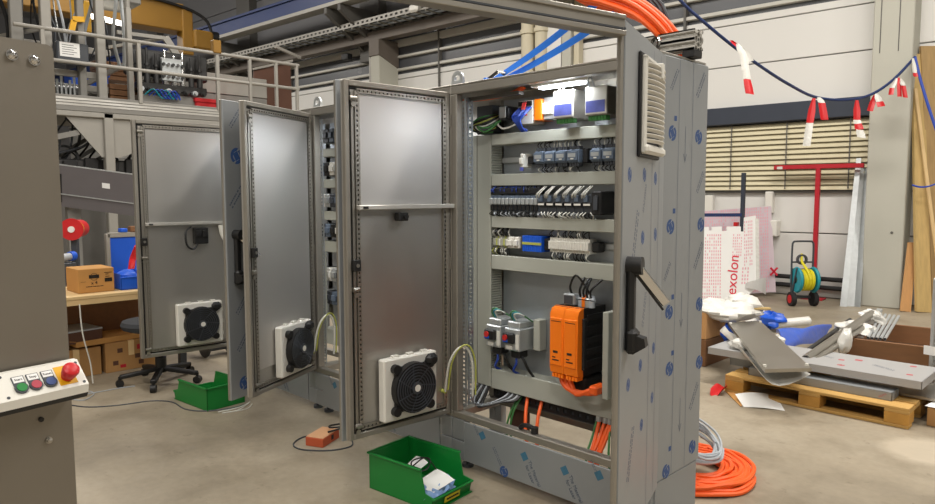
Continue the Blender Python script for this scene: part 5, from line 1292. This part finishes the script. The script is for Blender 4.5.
# pallet with sheet metal
pa = thing('euro_pallet' if False else 'wooden_pallet', 'wooden pallet carrying flat steel panels at right', 'pallet', (-2.39,5.31,0))
PL, PW = 1.28, .82
for x in (0,.565,PL-.15):
    for y in (0,.335,PW-.145):
        MB().box(x,x+.15,y,y+.145,.022,.100,0,.004).build('block', M['wood_end'], pa)
for y in (0,.335,PW-.145): MB().box(0,PL,y,y+.145 if y else .10,0,.022,0,.003).build('bottom_board', M['wood'], pa)
for x in (0,.565,PL-.15): MB().box(x,x+.15,0,PW,.100,.122,0,.003).build('cross_board', M['wood'], pa)
for y, w_ in ((0,.145),(.185,.10),(.335,.145),(.515,.10),(PW-.145,.145)): MB().box(0,PL,y,y+w_,.122,.144,0,.003).build('top_board', M['wood'], pa)
def panel(name, lab, x0,x1,y0,y1,z0,z1, m='foil', marks=(), rz=0):
    o = thing(name, lab, 'panel', (x0,y0,z0), rz); Lx, Ly, H_ = x1-x0, y1-y0, z1-z0
    MB().box(0,Lx,0,Ly,H_-.004,H_,0,.002).box(0,Lx,0,.004,0,H_).box(0,Lx,Ly-.004,Ly,0,H_).box(0,.004,0,Ly,0,H_).box(Lx-.004,Lx,0,Ly,0,H_).build('folded_plate', M[m], o)
    k = MB()
    T = Matrix.Translation((0,0,H_))
    for u, v, kd, sz, an in marks: stamp(k, T, u, v, kd, sz, an)
    if k.f: k.build('foil_print', [M['print_rose'],M['print_rose'],M['print_dark']], o)
    return o
panel('steel_channel', 'long foil-covered steel channel lying on the front edge of the pallet', -2.25,-1.24,5.42,5.60,.146,.205,'foil')
o = bpy.data.objects['steel_channel']; k = MB(); T = Matrix(((1,0,0,0),(0,0,-1,-.0005),(0,1,0,0),(0,0,0,1)))
stamp(k, T, .30, .03, 'ring', .8, 0); stamp(k, T, .95, .03, 'lines', .25, .6); k.build('foil_print', [M['print_rose']]*3, o)
panel('metal_sheet', 'flat steel plate under the big panel, sticking out at the right end of the pallet', -1.75,-.93,5.62,6.05,.146,.165,'steel')
panel('steel_channel', 'short steel channel under the left end of the big panel', -2.50,-1.95,5.64,6.0,.146,.235,'foil')
panel('metal_sheet', 'big foil-covered steel panel with red print lying across the pallet', -2.63,-1.08,5.49,6.03,.245,.30,'foil_pale',
      ((.55,.15,'lines',.7,.1),(.80,.36,'lines',.8,-.5),(1.0,.12,'ring',.8,0),(1.05,.38,'square',1.0,.1),(1.25,.26,'lines',.8,-.5),(1.40,.45,'square',.8,.1),(.95,.30,'spot',1.5,.2),(1.44,.16,'spot',1.4,.2)))
A, B, D_, E_ = atz(727.7,322.3,.43), atz(760,320.6,.43), atz(811.7,368,.335), atz(764.8,369.2,.335)
o = thing('door_panel', 'bare stainless door panel with four white studs tilted on top of the stack', 'panel', (E_.x,E_.y,E_.z-.028))
og = Vector((E_.x,E_.y,E_.z-.028)); P4 = [p-og for p in (E_,D_,B,A)]
MB().prism([p-Vector((0,0,.026)) for p in P4], (0,0,.026)).build('plate', M['steel'], o)
cn = sum(P4,Vector())/4
for p in P4:
    q = p.lerp(cn,.09); MB().cyl(q, q+Vector((0,0,.014)), .012, 10).build('stud', M['white'], o)
ff = tag(MB().grid(lambda u, v: (A.lerp(E_,u)-A)*1.0+Vector((0,0,-.03-.085*math.sin(PI*min(1,v))*(.35+.65*u)-.03*v))+(B-A).normalized()*(-.03+.42*v*u-.05*math.sin(PI*v)), 14, 6, .003).build('film_sheet', M['film']), 'white film drooping from under the tilted stainless door panel', 'film'); ff.location = A
ff.location.z -= .0
# wooden box and plastic behind the panels
o = thing('wooden_box', 'plain brown wooden box between the cabinet and the pallet', 'box', (-3.32,5.95,0), 0)
for i in range(2): MB().box(0,.45,0,.55,.255*i,.25+.255*i,0,.005).build('board_ring', M['plank_new'] if i else M['brownbox'], o)
def blobthing(name, lab, cat, px, d, rx, ry, rz, m, seed, rot=0, tilt=0, n=18, mm=12, amp=.10, flat=None):
    c = atd(*px, d); o = tag(MB().blob((0,0,0), rx, ry, rz, 24, 15, 0, amp, seed, flat, .055).build(name, M[m], ang=28), lab, cat); o.location = c; o.rotation_euler = (0,tilt,rot); return o
blobthing('plastic_bag', 'big bundle of white plastic film lying on the wooden box', 'bag', (724,310), 6.5, .30, .26, .10, 'film', 4, .6, .05)
blobthing('plastic_bag', 'smaller white folded film at the right end of the big bundle', 'bag', (744,305), 6.5, .17, .12, .10, 'film', 9, .9, .2)
blobthing('plastic_bag', 'small blue film bag left of the tilted door panel', 'bag', (732,334), 6.3, .09, .09, .10, 'blue_film', 5, .3)
blobthing('plastic_bag', 'clear crumpled bag behind the tilted door panel', 'bag', (757,317), 8.1, .14, .11, .12, 'film', 11, .2, 0, amp=.2)
blobthing('plastic_bag', 'crumpled blue film right of the clear bag', 'bag', (771,320), 8.0, .16, .12, .09, 'blue_film', 8, .5, .1, amp=.18)
p = atd(791,323,7.95); o = tag(MB().cyl((-.20,0,-.02),(.20,0,.03),.052,16).cyl((.20,0,.03),(.215,0,.032),.03,12).build('film_roll', M['film']), 'roll of milky white film lying behind the tilted door panel', 'roll'); o.location = p; o.rotation_euler = (0,0,R(38))
A, B, D_, E_ = atz(776,330,.33), atz(783,347,.31), atz(832,325,.14), atz(826,336,.06)
o = tag(MB().grid(lambda u, v: (A.lerp(D_,u).lerp(B.lerp(E_,u),v)-A)+Vector((0,0,.05*math.sin(PI*v)+.012*math.sin(9*u+5*v))), 18, 8, .03).build('blue_film_sheet', M['blue_film'], ang=60), 'folded bright blue plastic film spread behind the big panel', 'film'); o.location = A
blobthing('plastic_bag', 'pale crumpled film beside the blue sheet', 'bag', (777,341), 5.95, .06, .10, .05, 'film', 21, .5, .1)
blobthing('plastic_bag', 'small yellowish film ball under the tilted door panel', 'bag', (740,345), 5.75, .09, .07, .05, 'film', 15, .2)
o = tag(MB().box(0,.62,0,.05,0,.018,0,.003).build('timber_batten', M['plank']), 'narrow wooden batten under the white film bundle', 'batten'); o.location = (-2.95,6.05,.515); o.rotation_euler = (0,0,R(42))
for x, y in ((-2.78,6.28),): pass
# crate with tubes
cr = thing('wooden_crate', 'open wooden crate full of steel tubes behind the pallet', 'crate', (-1.86,6.50,0), R(6))
CX_, CY_, CH = 1.4, .98, .345
for y in (0,CY_-.025):
    for i in range(2): MB().box(0,CX_,y,y+.025,.172*i+.002,.172*i+.170,0,.003).build('side_board', M['brownbox'], cr)
for x in (0,CX_-.025):
    for i in range(2): MB().box(x,x+.025,.027,CY_-.027,.172*i+.002,.172*i+.170,0,.003).build('end_board', M['brownbox'], cr)
MB().box(.02,CX_-.02,.02,CY_-.02,.0,.02).build('bottom', M['brownbox'], cr)
MB().box(.027,.07,.027,.07,.02,.33).box(CX_-.07,CX_-.027,CY_-.07,CY_-.027,.02,.33).build('corner_post', M['plank'], cr)
def tubeo(lab, a, da, b_, db, r_, m='steel', hollow=True):
    A, B = atd(*a,da), atd(*b_,db); k = MB()
    if hollow: 
        k.cyl(A-A, B-A, r_, 14, 0, None, False); k.cyl(B-A, A-A, r_*.8, 14, 0, None, False); k.ring(Vector((0,0,0)), (B-A), r_*.8, r_, .002, 14); k.ring(B-A, (B-A), r_*.8, r_, .002, 14)
    else: k.bar(Vector((0,0,0)), B-A, r_*1.8, r_*1.2, 0, r=.003)
    o = tag(k.build('steel_tube' if hollow else 'steel_profile', M[m]), lab, 'tube' if hollow else 'profile', 'tubes and profiles in the crate'); o.location = A; return o
tubeo('thick steel tube sticking out over the left end of the crate', (806,359),5.45,(874,312),6.40,.035)
tubeo('second steel tube below the thick one', (816,360),5.45,(866,326),6.2,.025)
tubeo('dark thin tube lying left of the thick steel tube', (803,354),5.7,(850,320),6.5,.02,'metal_dark')
tubeo('flat profile on the far side of the tubes', (834,342),5.8,(880,310),6.55,.026,'galv',False)
for i in range(5): tubeo(('first','second','third','fourth','fifth')[i]+' pale rod of the bundle leaning in the crate, from the left', (868+4.2*i,338+.3*i),5.98,(881+4.4*i,314+.6*i),6.52,.013,'galv')
blobthing('plastic_bag', 'white film stuffed inside the crate behind the tubes', 'bag', (856,330), 6.2, .16, .13, .07, 'film', 31, .4, .1, amp=.16)
blobthing('plastic_bag', 'white film hanging over the front of the crate', 'bag', (845,342), 5.72, .05, .07, .11, 'film', 33, .4, .2, amp=.1)
blobthing('plastic_bag', 'clear crumpled film on top of the tube ends', 'bag', (873,318), 6.35, .10, .09, .06, 'film', 35, .3, .3, amp=.22)
# wire basket at the right edge
wbx = atd(929,398,5.30); bk = thing('wire_basket', 'galvanised wire basket corner at the right edge with a white card', 'basket', (wbx.x,wbx.y,0))
k = MB()
for i in range(22): k.bar((0,0,.05+.04*i),(.5,-.1,.05+.04*i),.006,.006); k.bar((0,0,.05+.04*i),(.08,.22,.05+.04*i),.006,.006)
for i in range(13): k.bar((.04*i,-.008*i,.05),(.04*i,-.008*i,.89),.006,.006,0,(1,0,0)); k.bar((.006*i,.017*i,.05),(.006*i,.017*i,.89),.006,.006,0,(1,0,0))
k.build('mesh', M['galv'], bk, kind='stuff')
MB().box(-.012,.012,-.012,.012,0,.95,0,.003).build('corner_post', M['galv'], bk)
MB().prism([(-.05,-.01,.36),(.22,-.06,.36),(.22,-.06,.43),(-.05,-.01,.43)], V*.002).build('label_card', M['paper'], bk)
carton('carton', 'brown carton with a white flap at the lower right edge', (-1.045,5.50,0), .4, .35, .13, 'card_dark', R(-4))
o = paper('white paper flap on the brown carton at the right edge', [(0,0,0),(.2,-.05,0),(.22,.15,0),(.02,.2,0)], (-1.06,5.50,.135), bend=.01)
# paper, strip and ribbon on the floor by the pallet
A, B, D_, E_ = atz(743.8,407,.002), atz(785,410.8,.002), atz(775.9,395.7,.002), atz(735,394,.05)
o = paper('white printed sheet of paper lying on the floor before the pallet', [A-A, B-A, D_-A, E_-A], A, bend=.02)
o = tag(MB().prism([atz(722,388,.006)-atz(722,388,.006),atz(728,386,.01)-atz(722,388,.006),atz(745,402,.008)-atz(722,388,.006),atz(741,407,.006)-atz(722,388,.006)], (0,0,.004)).build('card_strip', M['card']), 'brown card strip under the white paper on the floor', 'strip'); o.location = atz(722,388,.004)
o = tag(MB().grid(lambda u, v: ((atz(711,389,.02).lerp(atz(727,383,.07),u)-atz(711,389,.02))+Vector((.05*v,-.12*v,.03*math.sin(5*u+3*v)-.015*v))), 10, 5, .002).build('red_ribbon', M['red']), 'crumpled red plastic ribbon at the left corner of the pallet', 'ribbon'); o.location = atz(711,389,.02)
# cable coils on the floor at the cabinet corner
oc = thing('cable_coil', 'large coil of orange cable on the floor behind the cabinet corner', 'coil', (-1.80,3.62,0))
rd = random.Random(2)
for i in range(22):
    rr = .17+.016*(i%11)+rd.uniform(-.006,.006); zz = .014+.026*(i//11)+(.012 if i%2 else 0)
    pts = [(rr*math.cos(2*PI*j/14+.1*i)+.012*math.sin(j+i), rr*math.sin(2*PI*j/14+.1*i)+.010*math.cos(2*j+i), zz+.006*math.sin(3*j+i)+.004) for j in range(15)]
    MB().tube(pts, .0125, 7, 0, 3).build('cable_turn', M['orange_cable'], oc)
gc = thing('cable_coil', 'tangled coil of pale grey cable leaning on the orange coil', 'coil', (-1.83,3.58,.085))
for i in range(14):
    rr = .15+.006*(i%7)+rd.uniform(-.015,.015); ph = rd.uniform(0,6)
    pts = [(rr*.75*math.cos(2*PI*j/12+ph)+rd.uniform(-.012,.012)+.05, rr*math.sin(2*PI*j/12+ph)+rd.uniform(-.012,.012), .085+.40*rr*math.cos(2*PI*j/12+ph)*-1+.008*i*.6+rd.uniform(-.008,.008)) for j in range(13)]
    MB().tube(pts, .0075, 6, 0, 3).build('cable_turn', M['grey_cable'], gc)
